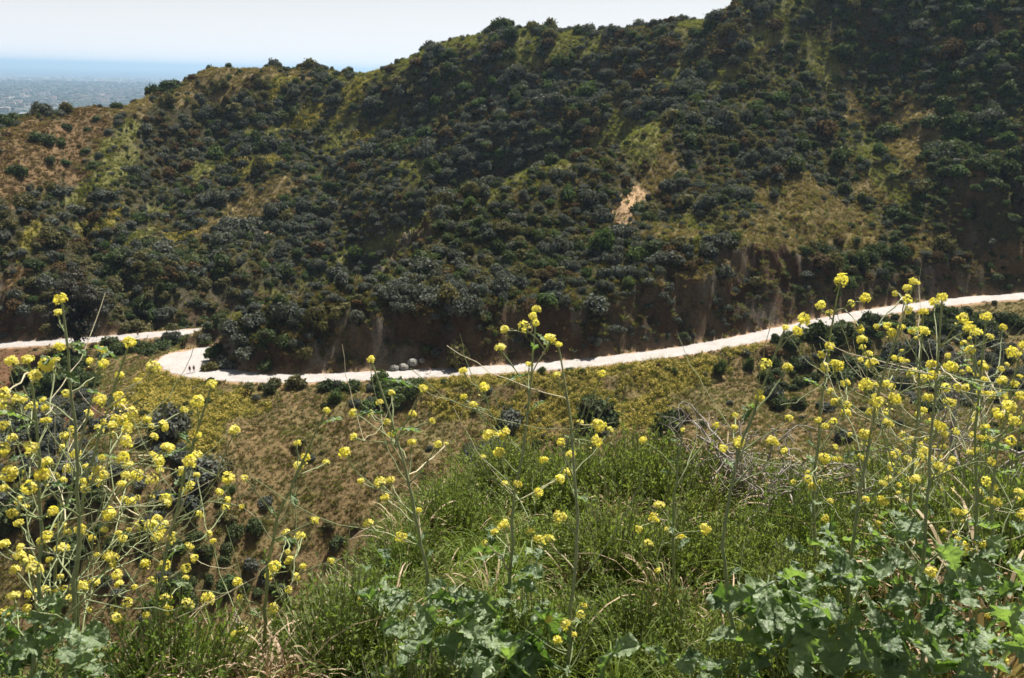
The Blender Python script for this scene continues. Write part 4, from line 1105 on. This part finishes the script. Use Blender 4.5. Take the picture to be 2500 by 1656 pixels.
tr = nt.nodes.new('ShaderNodeBsdfTranslucent'); nt.links.new(mixc(nt, 1.0, base, (1.5, 1.9, .5), 'MULTIPLY'), tr.inputs['Color'])
mx = nt.nodes.new('ShaderNodeMixShader'); mx.inputs[0].default_value = .34
nt.links.new(p.outputs[0], mx.inputs[1]); nt.links.new(tr.outputs[0], mx.inputs[2]); nt.links.new(mx.outputs[0], out.inputs[0])
def leaf_mesh(seed, narrow=1.0):
    rng = np.random.default_rng(seed); nu, nv = 30, 13
    t = np.linspace(0, 1, nu); u = np.linspace(-1, 1, nv)
    w = np.where(t < .18, .012 + .01 * t, 0)
    w = w + .13 * np.exp(-((t - .30) / .055) ** 2) + .17 * np.exp(-((t - .44) / .06) ** 2) + .27 * np.sqrt(np.clip(1 - ((t - .73) / .275) ** 2, 0, 1))
    w = np.maximum(w * narrow, .010); w[-1] = .004
    wl = w * (1 + .22 * np.sin(t * 46 + rng.uniform(0, 6)) * (t > .2) + rng.normal(size=nu) * .07 * (t > .2)); wr = w * (1 + .22 * np.sin(t * 46 + rng.uniform(0, 6)) * (t > .2) + rng.normal(size=nu) * .07 * (t > .2))
    U, Tt = np.meshgrid(u, t)
    ww = np.where(U < 0, wl[:, None], wr[:, None])
    X_ = U * ww; Y_ = Tt + .05 * np.abs(U) * (Tt > .2)
    dr = rng.uniform(.25, .7)
    Z_ = .25 * Tt - dr * Tt ** 2.2 * .6 + np.abs(X_) * rng.uniform(.15, .6) + (U ** 2) * .055 * np.sin(Tt * rng.uniform(18, 30) + U * 2 + rng.uniform(0, 6)) * (Tt > .2) + .02 * np.sin(U * 5 + Tt * 12)
    Z_ -= .03 * np.exp(-(U / .12) ** 2)
    vein = np.exp(-(U / .10) ** 2); side = np.maximum(0, np.cos((Tt - np.abs(U) * .10) * 62)) ** 10 * .45 * (np.abs(U) < .9) * (Tt > .2)
    col = np.repeat(np.clip(np.maximum(vein, side), 0, 1).reshape(-1, 1), 3, axis=1)
    i = np.arange(nu * nv).reshape(nu, nv); F = np.stack([i[:-1, :-1], i[:-1, 1:], i[1:, 1:], i[1:, :-1]], -1).reshape(-1, 4)
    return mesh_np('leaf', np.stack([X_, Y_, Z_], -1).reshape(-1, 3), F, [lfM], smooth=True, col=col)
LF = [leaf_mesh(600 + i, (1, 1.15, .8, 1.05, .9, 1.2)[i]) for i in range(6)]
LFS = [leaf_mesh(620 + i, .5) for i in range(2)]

TIPS = """151,736 143,766 31,887 69,883 143,852 138,883 119,894 249,860 220,885 254,892 314,841 88,921 293,921 337,933 373,902 517,942 245,982 163,961 13,961 13,982 46,982 107,979 113,1000 78,998 115,1030
291,971 291,988 320,1009 358,1028 448,1005 482,984 214,1013 253,1032 394,1042 13,1040 33,1072 574,1055 482,1065 10,1097 161,1069 411,1097 385,1124 465,1130 478,1116 71,1111 188,1113 306,1082 298,1120 249,1120 115,1135 212,1141
796,1005 865,1009 725,1086 746,1120 796,1132 867,1069 727,1140 844,1109 907,881 1032,952 957,963 927,986 903,1011 947,1033 1006,1015 1053,1030 1133,910 1181,950 1133,973 1154,992 1196,1065 1236,1063 1068,1088 1089,1086 1005,1084 955,1065 865,1069
1309,760 1301,776 1307,791 1280,801 1234,808 1221,854 1343,833 1364,845 1292,894 1359,919 1468,915 1416,1034 1460,1044 1489,1053 1370,1082 1452,1080 1393,1114 1571,1078 1667,1051
2052,688 2004,749 2025,766 2076,743 2111,732 2231,693 2214,707 2185,718 2214,732 2218,757 2300,732 1958,785 1916,804 1946,812 2281,743 2254,766 2025,850 2004,868 2101,806 2140,799 2105,835 2176,814 2166,797 2237,829 2254,812 2348,781 2407,778 2362,806 2383,818 2448,803 2495,845 2369,860 2473,866 2314,871 2199,881 2182,877 1868,893 1923,902 2011,898 2044,896 1856,959 1853,975 1795,1017 1747,1042 1793,1047 1925,1025 2013,1044 1996,1028 2109,948 2140,986 2164,940 2228,914 2274,894 2277,919 2251,927 2321,904 2363,904 2442,904 2182,979 2069,988 2065,1013 2241,1015 2356,948 2406,965 2388,944 2448,933 2476,940 2488,967 2266,975 2272,1032 2289,1048 2304,1063 2166,1036 2111,1067 2457,1025 2438,1017 2476,1032 2463,998 2402,1048 2467,1078 2415,1074 2392,1101 2369,1109 1803,1086 1765,1097 1883,1084 2038,1092 2011,1122 2038,1122 2109,1122 2228,1134 2291,1141 2251,1109 2325,1126
29,1157 103,1165 11,1196 71,1194 153,1175 168,1148 210,1144 212,1194 253,1161 297,1186 333,1165 369,1173 383,1129 478,1117 480,1163 557,1171 597,1169 534,1205 551,1222 551,1243 589,1238 729,1144 335,1217 371,1215 63,1242 33,1255 153,1240 268,1259 383,1270 402,1282 344,1288 147,1289 166,1303 115,1309 107,1326 254,1297 298,1318 425,1307 385,1318 509,1305 459,1337 473,1364 266,1364 274,1381 82,1391 122,1370 38,1395 13,1333 54,1339 453,1389 453,1414 400,1418 329,1435 159,1437 132,1450 230,1427 404,1465 406,1492 310,1473 277,1488 285,1511 218,1490 457,1479 505,1469 580,1423 587,1462 670,1385 739,1385 721,1410 704,1441 666,1488 806,1372 702,1349 721,1316 574,1553 593,1546 67,1488 15,1502 356,1504 400,1607 886,1465 769,1272
882,1178 930,1182 953,1177 942,1219 1022,1249 900,1282 980,1314 1263,1186 1313,1205 1208,1303 1231,1286 1183,1328 1296,1301 1315,1322 1340,1322 1366,1266 1424,1483 1418,1502 1382,1525 1401,1553 1361,1565 1343,1515 1609,1238 1600,1266 1629,1297 1560,1293 1583,1331 1661,1316 1607,1395
1719,1295 1659,1314 1971,1171 1983,1188 2155,1184 2193,1186 2237,1177 2208,1150 2297,1157 2293,1142 2113,1222 2220,1222 2025,1226 2013,1266 2142,1282 2383,1198 2337,1320 2346,1341 2377,1347 2495,1259 2272,1400 1841,1473 2413,1508 2451,1617"""
TIPS = [tuple(float(v) for v in q.split(',')) for q in TIPS.split()]
big = {(151, 736), (1309, 760), (373, 902), (2052, 688), (82, 1391), (505, 1469), (457, 1479), (574, 1553), (383, 1270), (2289, 1048), (2457, 1025), (1719, 1295), (320, 1009), (103, 1165)}
# plants: (photo x of the foot, distance, lean of the stem in photo x per photo y, stem top, label)
PL = [(-20, 1.95, .10, 'mustard plant at the left frame edge with many yellow flowers'), (95, 2.05, .05, 'tallest left mustard plant, its top flower against the dark tree'), (200, 2.2, .22, 'mustard plant leaning right among the left flowers'),
      (330, 2.15, .40, 'mustard plant with a long bent branch reaching over the brown slope'), (120, 2.7, .10, 'smaller mustard plant behind the tallest left one'),
      (640, 2.2, .06, 'thin sparse mustard plant standing before the lower brown slope'),
      (1060, 2.15, -.20, 'mustard plant with upright thin stems left of the centre one'), (1255, 2.2, .06, 'centre mustard plant whose top crosses the white road'), (1385, 2.0, .04, 'mustard plant rising from the big grey leaves at the bottom centre'),
      (1640, 2.5, .02, 'sparse mustard plant in front of the feathery green bush'), (1900, 2.05, -.02, 'mustard plant with a thick pale stem beside the big leaf'), (1990, 2.7, .06, 'mustard plant whose lone top flower stands above the road'),
      (2110, 2.25, .10, 'many branched mustard plant left in the right hand mass'), (2190, 2.8, .05, 'mustard plant in the middle of the right hand mass'), (2290, 2.2, .04, 'mustard plant with long bare lower stem right of the bright leaves'),
      (2390, 2.6, .04, 'dense mustard plant near the right frame edge'), (2490, 2.3, .0, 'mustard plant cut by the right frame edge'), (2080, 3.3, .0, 'far mustard plant with tiny flowers beside the dead branches'), (2330, 3.4, .0, 'far mustard plant with tiny flowers deep in the right hand mass'),
      (2440, 3.3, .0, 'farthest mustard plant at the right frame edge')]
extra = []
r2 = np.random.default_rng(77)
for (cx, cy, rx, ry, n_, pls) in ((230, 1230, 260, 230, 62, (0, 1, 2, 3, 4)), (2260, 960, 260, 170, 70, (12, 13, 15, 16, 18, 19)), (2050, 1150, 330, 90, 46, (17, 18, 19)), (2330, 1200, 180, 150, 26, (14, 15, 16)), (640, 1330, 130, 90, 6, (5,)), (1300, 1100, 180, 100, 7, (7,)), (100, 1480, 120, 90, 12, (0, 1))):
    for _ in range(n_):
        a = r2.uniform(0, 6.28); q = math.sqrt(r2.uniform()); extra.append((cx + rx * q * math.cos(a), cy + ry * q * math.sin(a), pls[r2.integers(len(pls))]))
assign = [[] for _ in PL]
for (x_, y_) in TIPS:
    c = [abs(x_ - (p_[0] + p_[2] * (1620 - y_))) + (0 if p_[1] < 2.6 else 25) + (60 if (p_[1] > 3) else 0) + r2.uniform(0, 50) for p_ in PL]
    assign[int(np.argmin(c))].append((x_, y_, 0))
for x_, y_, k in extra: assign[k].append((x_, y_, 1))

def curve_pts(P0, c, P1, n):
    t = np.linspace(0, 1, n)[:, None]; return (1 - t) ** 2 * P0 + 2 * t * (1 - t) * c + t * t * P1
ncl = 0
def mustard(pi):
    global ncl
    bx, r0, lean, lab = PL[pi]; tips = assign[pi]
    if not tips: return
    d = ray(bx, 1640); h = math.hypot(d[0], d[1]); B = np.array([d[0] / h * r0, d[1] / h * r0, 0]); B[2] = float(height(B[:1], B[1:2])[0]) - .02
    t = link('mustard_plant', None, loc=tuple(B)); tag(t, lab, 'flowering plant', 'yellow flowering mustard plants in the foreground')
    rg = np.random.default_rng(900 + pi)
    TP = []
    for x_, y_, ex in tips:
        rj = r0 + rg.normal() * .11 + (abs(x_ - bx) / 2165 * r0) * rg.uniform(-.35, .35) + (rg.uniform(0, .5) if ex else 0)
        rj = max(rj, 1.45); TP.append((at_r(x_, y_, rj) - B, ((x_, y_) in big), x_, y_))
    # main stem to the highest flower head close to the stem line
    k0 = int(np.argmin([q[3] + .8 * abs(q[2] - (bx + lean * (1620 - q[3]))) for q in TP]))
    A = TP[k0][0]; L = np.linalg.norm(A)
    n = 22; s_ = np.linspace(0, 1, n)[:, None]
    side = rg.normal(size=3) * [.05, .05, 0]
    M = A * s_ + side * np.sin(s_ * math.pi) * L * .9 + [0, 0, 1] * (np.sin(s_ * math.pi) * .02 * L)
    M = M + np.cumsum(rg.normal(size=(n, 3)) * .0035, axis=0) * (1 - s_) * s_ * 4
    skel = [(M[i], (M[min(i + 1, n - 1)] - M[max(i - 1, 0)]), .0048 * (1 - .68 * i / n)) for i in range(3, n - 1)]
    V, F = tube(M, .0064 * (1 - .66 * np.linspace(0, 1, n)), 7)
    link('stem', mesh_np('stem', V, F, [stemM], smooth=True), t)
    heads = [(TP[k0], M[-1] - M[-3])]
    rest = sorted([i for i in range(len(TP)) if i != k0], key=lambda i: float(np.min(np.linalg.norm(M - TP[i][0], axis=1))))
    for i in rest:
        T_ = TP[i][0]; best, bc = None, 1e9
        for (P_, tg, rad) in skel:
            v = T_ - P_; Lv = np.linalg.norm(v)
            if Lv < .035: continue
            tg_ = tg / (np.linalg.norm(tg) + 1e-9); ang = math.degrees(math.acos(float(np.clip(v @ tg_ / Lv, -1, 1))))
            c = Lv * (1 + 1.6 * max(0, ang - 48) / 30 + 1.0 * max(0, 16 - ang) / 16) * (1 + .9 * max(0, -v[2] / Lv + .0)) + (.05 if rad < .0014 else 0)
            if c < bc: bc, best = c, (P_, tg_, rad, Lv)
        P_, tg_, rad, Lv = best
        vd = (T_ - P_) / Lv
        bow = rg.uniform(.30, .60)
        ctrl = P_ + Lv * bow * (vd * .95 + tg_ * rg.uniform(-.05, .30)) + rg.normal(size=3) * .04 * Lv - np.array([0, 0, rg.uniform(-.02, .07)]) * Lv
        nn = int(np.clip(Lv / .03, 5, 16)); C_ = curve_pts(P_, ctrl, T_, nn)
        C_[1:-1] += rg.normal(size=(nn - 2, 3)) * .0022
        rb = min(rad * .8, .0016 + .0050 * Lv ** .8); rads = np.linspace(max(rb * 1.15, .0018), .0014, nn)
        sp_ = Soup(); sp_.add(*tube(C_, rads, 5))
        # pods pressed to the stem below the flowers
        for k in range(int(rg.integers(2, 3 + int(26 * Lv)))):
            q = rg.uniform(.45, .97); j = int(q * (nn - 1)); j = min(j, nn - 2); p0 = C_[j] * (1 - .5) + C_[j + 1] * .5; tdir = C_[j + 1] - C_[j]; tdir /= np.linalg.norm(tdir)
            o_ = np.cross(tdir, rg.normal(size=3)); o_ /= np.linalg.norm(o_) + 1e-9
            pl = rg.uniform(.006, .014); sp_.add(*tube([p0, p0 + tdir * pl * .3 + o_ * pl * .35, p0 + tdir * pl + o_ * pl * .45], [.0006, .0010, .0004], 3))
        straw = rg.uniform() < .15
        link('branch', sp_.mesh('branch', [strawM if straw else stemM]), t)
        for j in range(1, nn - 1): skel.append((C_[j], C_[j + 1] - C_[j - 1], rads[j]))
        heads.append((TP[i], C_[-1] - C_[-3]))
    for (T_, isbig, x_, y_), tg in heads:
        tg = tg / np.linalg.norm(tg); dr = Vector(tuple(tg * .7 + np.array([0, 0, .7]) + rg.normal(size=3) * .22)).normalized()
        o = link('flower_cluster', CL[rg.integers(6)], t, loc=tuple(T_)); q = dr.to_track_quat('Z', 'X'); e = q.to_matrix().to_4x4() @ Matrix.Rotation(rg.uniform(0, 6.28), 4, 'Z'); o.rotation_euler = e.to_euler()
        sc = rg.uniform(.55, 1.08) * (1.35 if isbig else 1.0) * (.75 if rg.uniform() < .22 else 1); o.scale = (sc, sc, sc); ncl += 1
    # long bare shoots that have lost or not yet opened their flowers
    TA = np.array([q[0] for q in TP])
    for k in range(6 + len(TP) // 3):
        P_, tg, rad = skel[rg.integers(0, len(skel))]; tg = tg / (np.linalg.norm(tg) + 1e-9)
        dv = tg * .8 + rg.normal(size=3) * .55 + [0, 0, .1]; dv /= np.linalg.norm(dv); Lv = rg.uniform(.10, .38)
        if P_[2] + dv[2] * Lv > TA[:, 2].max() - .05: continue
        C_ = curve_pts(P_, P_ + dv * Lv * .6 - np.array([0, 0, .03]), P_ + dv * Lv + np.array([0, 0, rg.uniform(.0, .10)]), 8); C_[1:] += rg.normal(size=(7, 3)) * .003
        link('branch', mesh_np('branch', *tube(C_, np.linspace(min(rad * .7, .0020), .0008, 8), 4), [strawM if rg.uniform() < .2 else stemM], smooth=True), t)
    # thin bare side shoots and stem leaves
    for k in range(7):
        P_, tg, rad = skel[rg.integers(0, min(len(skel), 22))]; a = rg.uniform(0, 6.28); tg = tg / np.linalg.norm(tg)
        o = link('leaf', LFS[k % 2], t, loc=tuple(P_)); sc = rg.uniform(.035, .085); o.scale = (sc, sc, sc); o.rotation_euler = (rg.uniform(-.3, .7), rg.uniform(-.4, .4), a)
    return t, B
plants = {}
for pi in range(len(PL)):
    q = mustard(pi)
    if q: plants[pi] = q
print('flower heads', ncl)

# large ground leaves: (photo x, y, half width, half height, count, near, far, size)
LZ = [(1120, 1590, 190, 70, 46, 1.75, 2.15, .15), (1060, 1500, 160, 50, 22, 1.85, 2.2, .13), (1250, 1560, 120, 70, 18, 1.8, 2.1, .14), (1220, 1420, 120, 70, 14, 2.0, 2.3, .10), (1260, 1330, 90, 60, 6, 2.1, 2.4, .08),
      (1880, 1530, 110, 90, 16, 1.85, 2.1, .15), (1930, 1480, 90, 50, 6, 1.85, 2.05, .16), (2080, 1430, 180, 60, 24, 2.0, 2.4, .13), (2150, 1560, 200, 90, 34, 1.8, 2.15, .14), (2380, 1480, 140, 120, 44, 1.9, 2.4, .11), (2330, 1350, 170, 70, 24, 2.1, 2.6, .09), (2050, 1340, 110, 30, 9, 2.2, 2.5, .11),
      (2430, 1600, 100, 60, 16, 1.8, 2.0, .12), (90, 1600, 130, 60, 36, 1.8, 2.15, .10), (60, 1520, 110, 50, 14, 1.9, 2.2, .09), (1740, 1620, 100, 40, 8, 1.8, 2.0, .13), (2120, 1260, 150, 50, 8, 2.4, 2.9, .08), (950, 1420, 60, 50, 6, 2.1, 2.3, .09), (260, 1600, 60, 50, 6, 1.9, 2.2, .07), (1560, 1610, 80, 40, 4, 1.8, 2., .12)]
nl = 0
for cx, cy, rx, ry, cnt, ra_, rb_, size in LZ:
    for _ in range(int(cnt * 1.15)):
        x_ = r2.uniform(-1, 1) * rx + cx; y_ = r2.uniform(-1, 1) * ry + cy; rr_ = r2.uniform(ra_, rb_)
        P_ = at_r(x_, y_, rr_); zg = float(height(P_[:1], P_[1:2])[0]); P_[2] = max(P_[2], zg + .02)
        k = min(plants, key=lambda i: np.hypot(plants[i][1][0] - P_[0], plants[i][1][1] - P_[1])); t, B = plants[k]
        out_ = math.atan2(P_[1] - B[1], P_[0] - B[0]) - math.pi / 2 + r2.normal() * .8
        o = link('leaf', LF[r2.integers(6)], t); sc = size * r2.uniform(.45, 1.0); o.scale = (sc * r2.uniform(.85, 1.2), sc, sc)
        e = Matrix.Rotation(out_, 4, 'Z') @ Matrix.Rotation(r2.normal() * .5 + .15, 4, 'X') @ Matrix.Rotation(r2.normal() * .6, 4, 'Y')
        o.rotation_euler = e.to_euler(); v = e.to_3x3() @ Vector((0, sc * .5, 0)); o.location = Vector(tuple(P_ - B)) - v; nl += 1
print('leaves', nl)

# ------------------------------------------------------------------ feathery green bushes
fM = leaf_mat('feathery_green', (0.135, 0.195, 0.050), (0.235, 0.280, 0.105), rough=.7, trans=.42, nscale=5, spec=.12)
fS = leaf_mat('feathery_stem', (0.30, 0.33, 0.16), (0.24, 0.22, 0.12), rough=.6, trans=.05, nscale=5)
headM = leaf_mat('buckwheat_heads', (0.36, 0.24, 0.15), (0.34, 0.27, 0.13), rough=.9, trans=.2, nscale=30, tmul=1.0)
def feather_mesh(seed, stems=210, leafs=26, heads=0):
    rng = np.random.default_rng(seed); s = Soup(); C, D, Z = [], [], []
    for k in range(stems):
        a = rng.uniform(0, 6.28); q = rng.uniform(0, .16); o_ = np.array([math.cos(a) * q, math.sin(a) * q, 0]); b = a + rng.normal() * .5; sp_ = rng.uniform(.05, .62)
        hh = rng.uniform(.45, 1.0) * (1.05 - .35 * sp_) * (1.4 if rng.uniform() < .07 else 1); e = o_ + np.array([math.cos(b) * sp_, math.sin(b) * sp_, hh])
        c = o_ + np.array([math.cos(b) * sp_ * .5, math.sin(b) * sp_ * .5, hh * .35]); P = curve_pts(o_, c, e, 6); s.add(*tube(P, np.linspace(.0075, .0035, 6), 3), 1)
        tt = rng.uniform(.25, 1, leafs)[:, None]; L_ = (1 - tt) ** 2 * o_ + 2 * tt * (1 - tt) * c + tt * tt * e
        dd = rng.normal(size=(leafs, 3)) * .6 + (e - c) / np.linalg.norm(e - c) * 1.0; dd /= np.linalg.norm(dd, axis=1)[:, None]
        C.append(L_); D.append(dd)
        if heads and rng.uniform() < heads:
            v = ICO1[0] * rng.uniform(.010, .020) * [1.2, 1.2, .7]; v = v * (1 + rng.normal(size=(len(v), 1)) * .22); s.add(v + e + [0, 0, .01], ICO1[1], 2)
    C = np.concatenate(C); D = np.concatenate(D); n = len(C); w = np.cross(D, rng.normal(size=(n, 3))); w /= np.linalg.norm(w, axis=1)[:, None]
    L = rng.uniform(.03, .07, n)[:, None]; w = w * L * .17
    V = np.stack([C - w * .5, C + D * L * .5 + w, C + D * L, C + D * L * .5 - w], 1).reshape(-1, 3)
    s.add(V, np.arange(len(V)).reshape(-1, 4), 0)
    return s.mesh('feathery_bush', [fM, fS, headM], smooth=False)
FE = [feather_mesh(700, 250, 34), feather_mesh(701, 210, 34), feather_mesh(702, 230, 34), feather_mesh(703, 150, 16, heads=.75), feather_mesh(704, 160, 14, heads=.7)]
FB = [(880, 2.45, 1530, 0, 'low feathery green bush at the left end of the foreground thicket'), (985, 2.6, 1440, 1, 'feathery bush behind the lone stem left of the big leaves'), (1100, 2.85, 1300, 2, 'feathery bush mixed with dry pale stalks'), (1200, 3.1, 1210, 0, 'feathery bush behind the base of the centre mustard'),
      (1310, 3.25, 1125, 1, 'feathery bush just right of the centre mustard stem'), (1420, 3.3, 1085, 2, 'tall feathery bush at the left crest of the thicket'), (1540, 3.4, 1080, 0, 'tallest feathery bush at the crest of the thicket'), (1655, 3.3, 1120, 1, 'feathery bush under the pinkish flower heads'),
      (1500, 2.75, 1235, 1, 'bright feathery bush in the middle of the thicket'), (1640, 2.75, 1250, 2, 'feathery bush in front of the crest, with a shaded hollow beside it'), (1380, 2.85, 1260, 0, 'feathery bush between centre mustard and the middle of the thicket'), (1790, 2.8, 1260, 0, 'feathery bush left of the thick pale mustard stem'),
      (1600, 2.3, 1440, 2, 'lower feathery bush near the bottom, right of the yellow cluster'), (1460, 2.3, 1470, 0, 'lowest feathery bush beside the round green leaf'), (1710, 2.25, 1530, 1, 'feathery bush at the bottom with a dry pink stalk'), (1950, 3.1, 1190, 2, 'feathery bush under the dead grey branches'),
      (2060, 3.3, 1180, 1, 'feathery bush behind the right hand mustard stems'), (2200, 3.2, 1170, 0, 'feathery bush deep in the right hand mass'), (2350, 3.2, 1150, 2, 'feathery bush behind the dense mustard at the right'), (2480, 3.1, 1150, 1, 'feathery bush at the right frame edge'),
      (770, 2.3, 1570, 2, 'small feathery bush beside the dry grass at the bottom'), (860, 2.1, 1600, 1, 'feathery bush at the bottom edge left of the big leaves'),
      (1700, 3.5, 1075, 3, 'flowering bush with pinkish brown heads left of the dead branches'), (1790, 3.5, 1105, 4, 'flowering bush with pinkish brown heads in front of the dead branches'), (1930, 3.5, 1140, 3, 'flowering bush with brown heads right below the dead branches'), (1600, 3.6, 1060, 4, 'flowering bush with sparse brown heads at the crest'), (2090, 3.4, 1160, 4, 'flowering bush with brown heads among small mustard flowers'),
      (1230, 3.3, 1180, 3, 'flowering bush with few pink heads left of the centre mustard'), (2180, 2.8, 1260, 3, 'brown flowering bush behind the bright large leaves'), (2290, 2.9, 1240, 4, 'brown flowering bush near the right frame edge')]
for px_, r_, ty_, k, lab in FB:
    d = ray(px_, 1400); h = math.hypot(d[0], d[1]); x_, y_ = d[0] / h * r_, d[1] / h * r_; zg = float(height(np.array([x_]), np.array([y_]))[0]); zt = at_r(px_, ty_, r_)[2]
    hh = max(zt - zg, .18) * (1.10 if 1250 < px_ < 2000 else .95) * random.uniform(.88, 1.12); o = link('buckwheat_bush' if k > 2 else 'feathery_bush', FE[k], loc=(x_, y_, zg - .02)); ws = max(hh * random.uniform(.75, .95), .34)
    o.scale = (ws, ws, hh); o.rotation_euler = (0, 0, random.uniform(0, 6.28)); tag(o, lab, 'bush')

# ------------------------------------------------------------------ dead grey branches
deadM = plain_mat('dead_grey_wood', (0.40, 0.36, 0.32), (0.22, .19, .165), scale=30, rough=.8)
def dead_shrub(px_, py_top, r_, hgt, lab, seed, limbs=9, wid=1.0):
    rg = np.random.default_rng(seed); top = at_r(px_, py_top, r_); zg = top[2] - hgt
    t = link('dead_shrub', None, loc=(top[0], top[1], zg)); tag(t, lab, 'dead bush')
    for k in range(limbs):
        s = Soup()
        def br(p, d, L, rad, lv):
            n = 7; P = [p]; dd = d / np.linalg.norm(d)
            for j in range(n):
                dd = dd + rg.normal(size=3) * .22 + np.array([0, 0, -.05 if lv < 2 else .01]); dd /= np.linalg.norm(dd); P.append(P[-1] + dd * L / n)
            s.add(*tube(P, np.linspace(rad, rad * .4, n + 1), 5 if lv > 0 else 3))
            if lv > 0:
                for j in range(5 if lv > 1 else 6): br(P[2 + j % 6], dd * .5 + rg.normal(size=3) * .75, L * rg.uniform(.35, .6), rad * .45, lv - 1)
        a = rg.uniform(0, 6.28); br(np.zeros(3), np.array([math.cos(a) * wid, math.sin(a) * wid, rg.uniform(.5, 1.3)]), hgt * rg.uniform(.8, 1.15), .0135 * hgt / .6, 2)
        link('branch', s.mesh('branch', [deadM]), t)
dead_shrub(1900, 1030, 3.5, .46, 'tangle of bare grey dead branches behind the right mustard', 41, 14, .8)
dead_shrub(1830, 1060, 3.5, .38, 'finer grey dead twigs left of the bare branch tangle', 42, 9, .8)
dead_shrub(2420, 860, 4.4, .7, 'thin grey dead twigs behind the flowers near the right edge', 43, 5, 1.0)
dead_shrub(430, 1520, 2.9, .55, 'grey dead twigs low behind the left mustard stems', 44, 9, 1.3)

# ------------------------------------------------------------------ dry stalks and grass close by
strawG = leaf_mat('pinkish_straw', (0.50, 0.36, 0.25), (0.42, 0.33, 0.19), rough=.6, trans=.2, nscale=20, tmul=1.0)
def clump_mesh(seed, n=90, h=.34, w=.0045, mat=None, droop=.6):
    rng = np.random.default_rng(seed); s = Soup()
    for k in range(n):
        a = rng.uniform(0, 6.28); hh = h * rng.uniform(.4, 1); sp_ = hh * rng.uniform(.15, 1.1); d = np.array([math.cos(a), math.sin(a), 0]); o_ = d * rng.uniform(0, .04)
        P = curve_pts(o_, o_ + d * sp_ * .35 + [0, 0, hh], o_ + d * sp_ + [0, 0, hh * (1 - droop * rng.uniform(.2, 1))], 7); f = np.array([-d[1], d[0], 0]) * w * np.linspace(1, .15, 7)[:, None] + rng.normal(size=3) * .0008
        V = np.concatenate([P - f, P + f]); i = np.arange(6); s.add(V, np.stack([i, i + 7, i + 8, i + 1], -1))
    return s.mesh('grass_clump', [mat], smooth=False)
gM = leaf_mat('near_green_grass', (0.16, 0.23, 0.05), (0.24, 0.29, 0.09), rough=.7, trans=.4, nscale=10, spec=.12)
CM = [clump_mesh(800, 110, .32, .0042, strawG), clump_mesh(801, 80, .38, .0036, strawG, .8), clump_mesh(802, 90, .25, .0028, gM, .3), clump_mesh(803, 70, .3, .0026, gM, .5)]
GC = [(330, 1600, 2.05, 0, .7, 'dry pinkish grass clump at the bottom left behind the grey leaves'), (430, 1635, 2.0, 1, .75, 'drooping dry grass clump at the bottom beside the yellow flower'), (560, 1610, 2.05, 0, .8, 'dry straw clump under the yellow flower pair at the bottom'), (640, 1620, 2.0, 1, 1.0, 'pale straw clump right of the bottom flower pair'),
      (720, 1640, 2.05, 0, .8, 'short straw clump at the start of the green thicket'), (270, 1640, 1.95, 1, .9, 'reddish dry clump at the very bottom left'), (1150, 1380, 2.4, 0, .55, 'upright dry stalks among the feathery bush left of centre'), (1080, 1340, 2.6, 1, .5, 'dry stalks behind the upright thin mustard stem'),
      (1650, 1330, 2.5, 1, .8, 'dry drooping tuft in the dark hollow of the thicket'), (1800, 1400, 2.3, 1, .6, 'small reddish dry tuft left of the thick pale stem'), (880, 1540, 2.1, 3, 1.0, 'green grass clump at the bottom edge of the thicket'), (1700, 1620, 1.9, 2, .8, 'green grass clump between the two leaf masses'), (1500, 1590, 1.95, 3, .8, 'green grass clump by the round leaf at the bottom'),
      (2250, 1330, 2.6, 1, .8, 'dry stalks between right hand mustard stems'), (2470, 1330, 2.5, 0, .9, 'dry stalks at the right frame edge'), (1950, 1290, 2.7, 3, .9, 'green grass above the bright large leaves')]
for px_, py_, r_, k, sc, lab in GC:
    q = at_r(px_, py_, r_); zg = float(height(q[:1], q[1:2])[0]); z0 = max(zg, q[2] - .2 * sc) - .02
    z0 = zg - .01
    o = link('grass_clump', CM[k], loc=(q[0], q[1], z0)); s_ = sc * max(1, min(1.9, (q[2] - zg) / .26)); o.scale = (s_, s_, s_); o.rotation_euler = (0, 0, random.uniform(0, 6.28)); tag(o, lab, 'grass')

# leaf litter, short grass and herbs under it all
r3 = np.random.default_rng(99); n_under = 11000
ra = np.sqrt(r3.uniform(0, 1, n_under)); ra = np.where(np.arange(n_under) < 7500, 1.1 + ra * 5.4, 4.5 + 22 * ra); aa = np.where(np.arange(n_under) < 7500, r3.uniform(R(-62), R(62), n_under), r3.uniform(R(-50), R(50), n_under))
x_, y_ = ra * np.sin(aa), ra * np.cos(aa); z_ = height(x_, y_)
pp = [CM[2], CM[3], CM[0], FE[0]]
pk = r3.choice(4, n_under, p=[.50, .38, .09, .03]); sc = r3.uniform(.35, .85, n_under); sc = np.where(pk == 3, r3.uniform(.2, .4, n_under), sc); sc = sc * np.clip(ra / 6, 1, 3)
scatter('undergrowth', np.stack([x_, y_, z_ - .01], 1), np.stack([sc, sc, sc], 1), r3.uniform(0, 6.28, n_under), pk, pp, r3.normal(size=(n_under, 2)) * .15, 'short green and dry grass covering the ground underfoot')
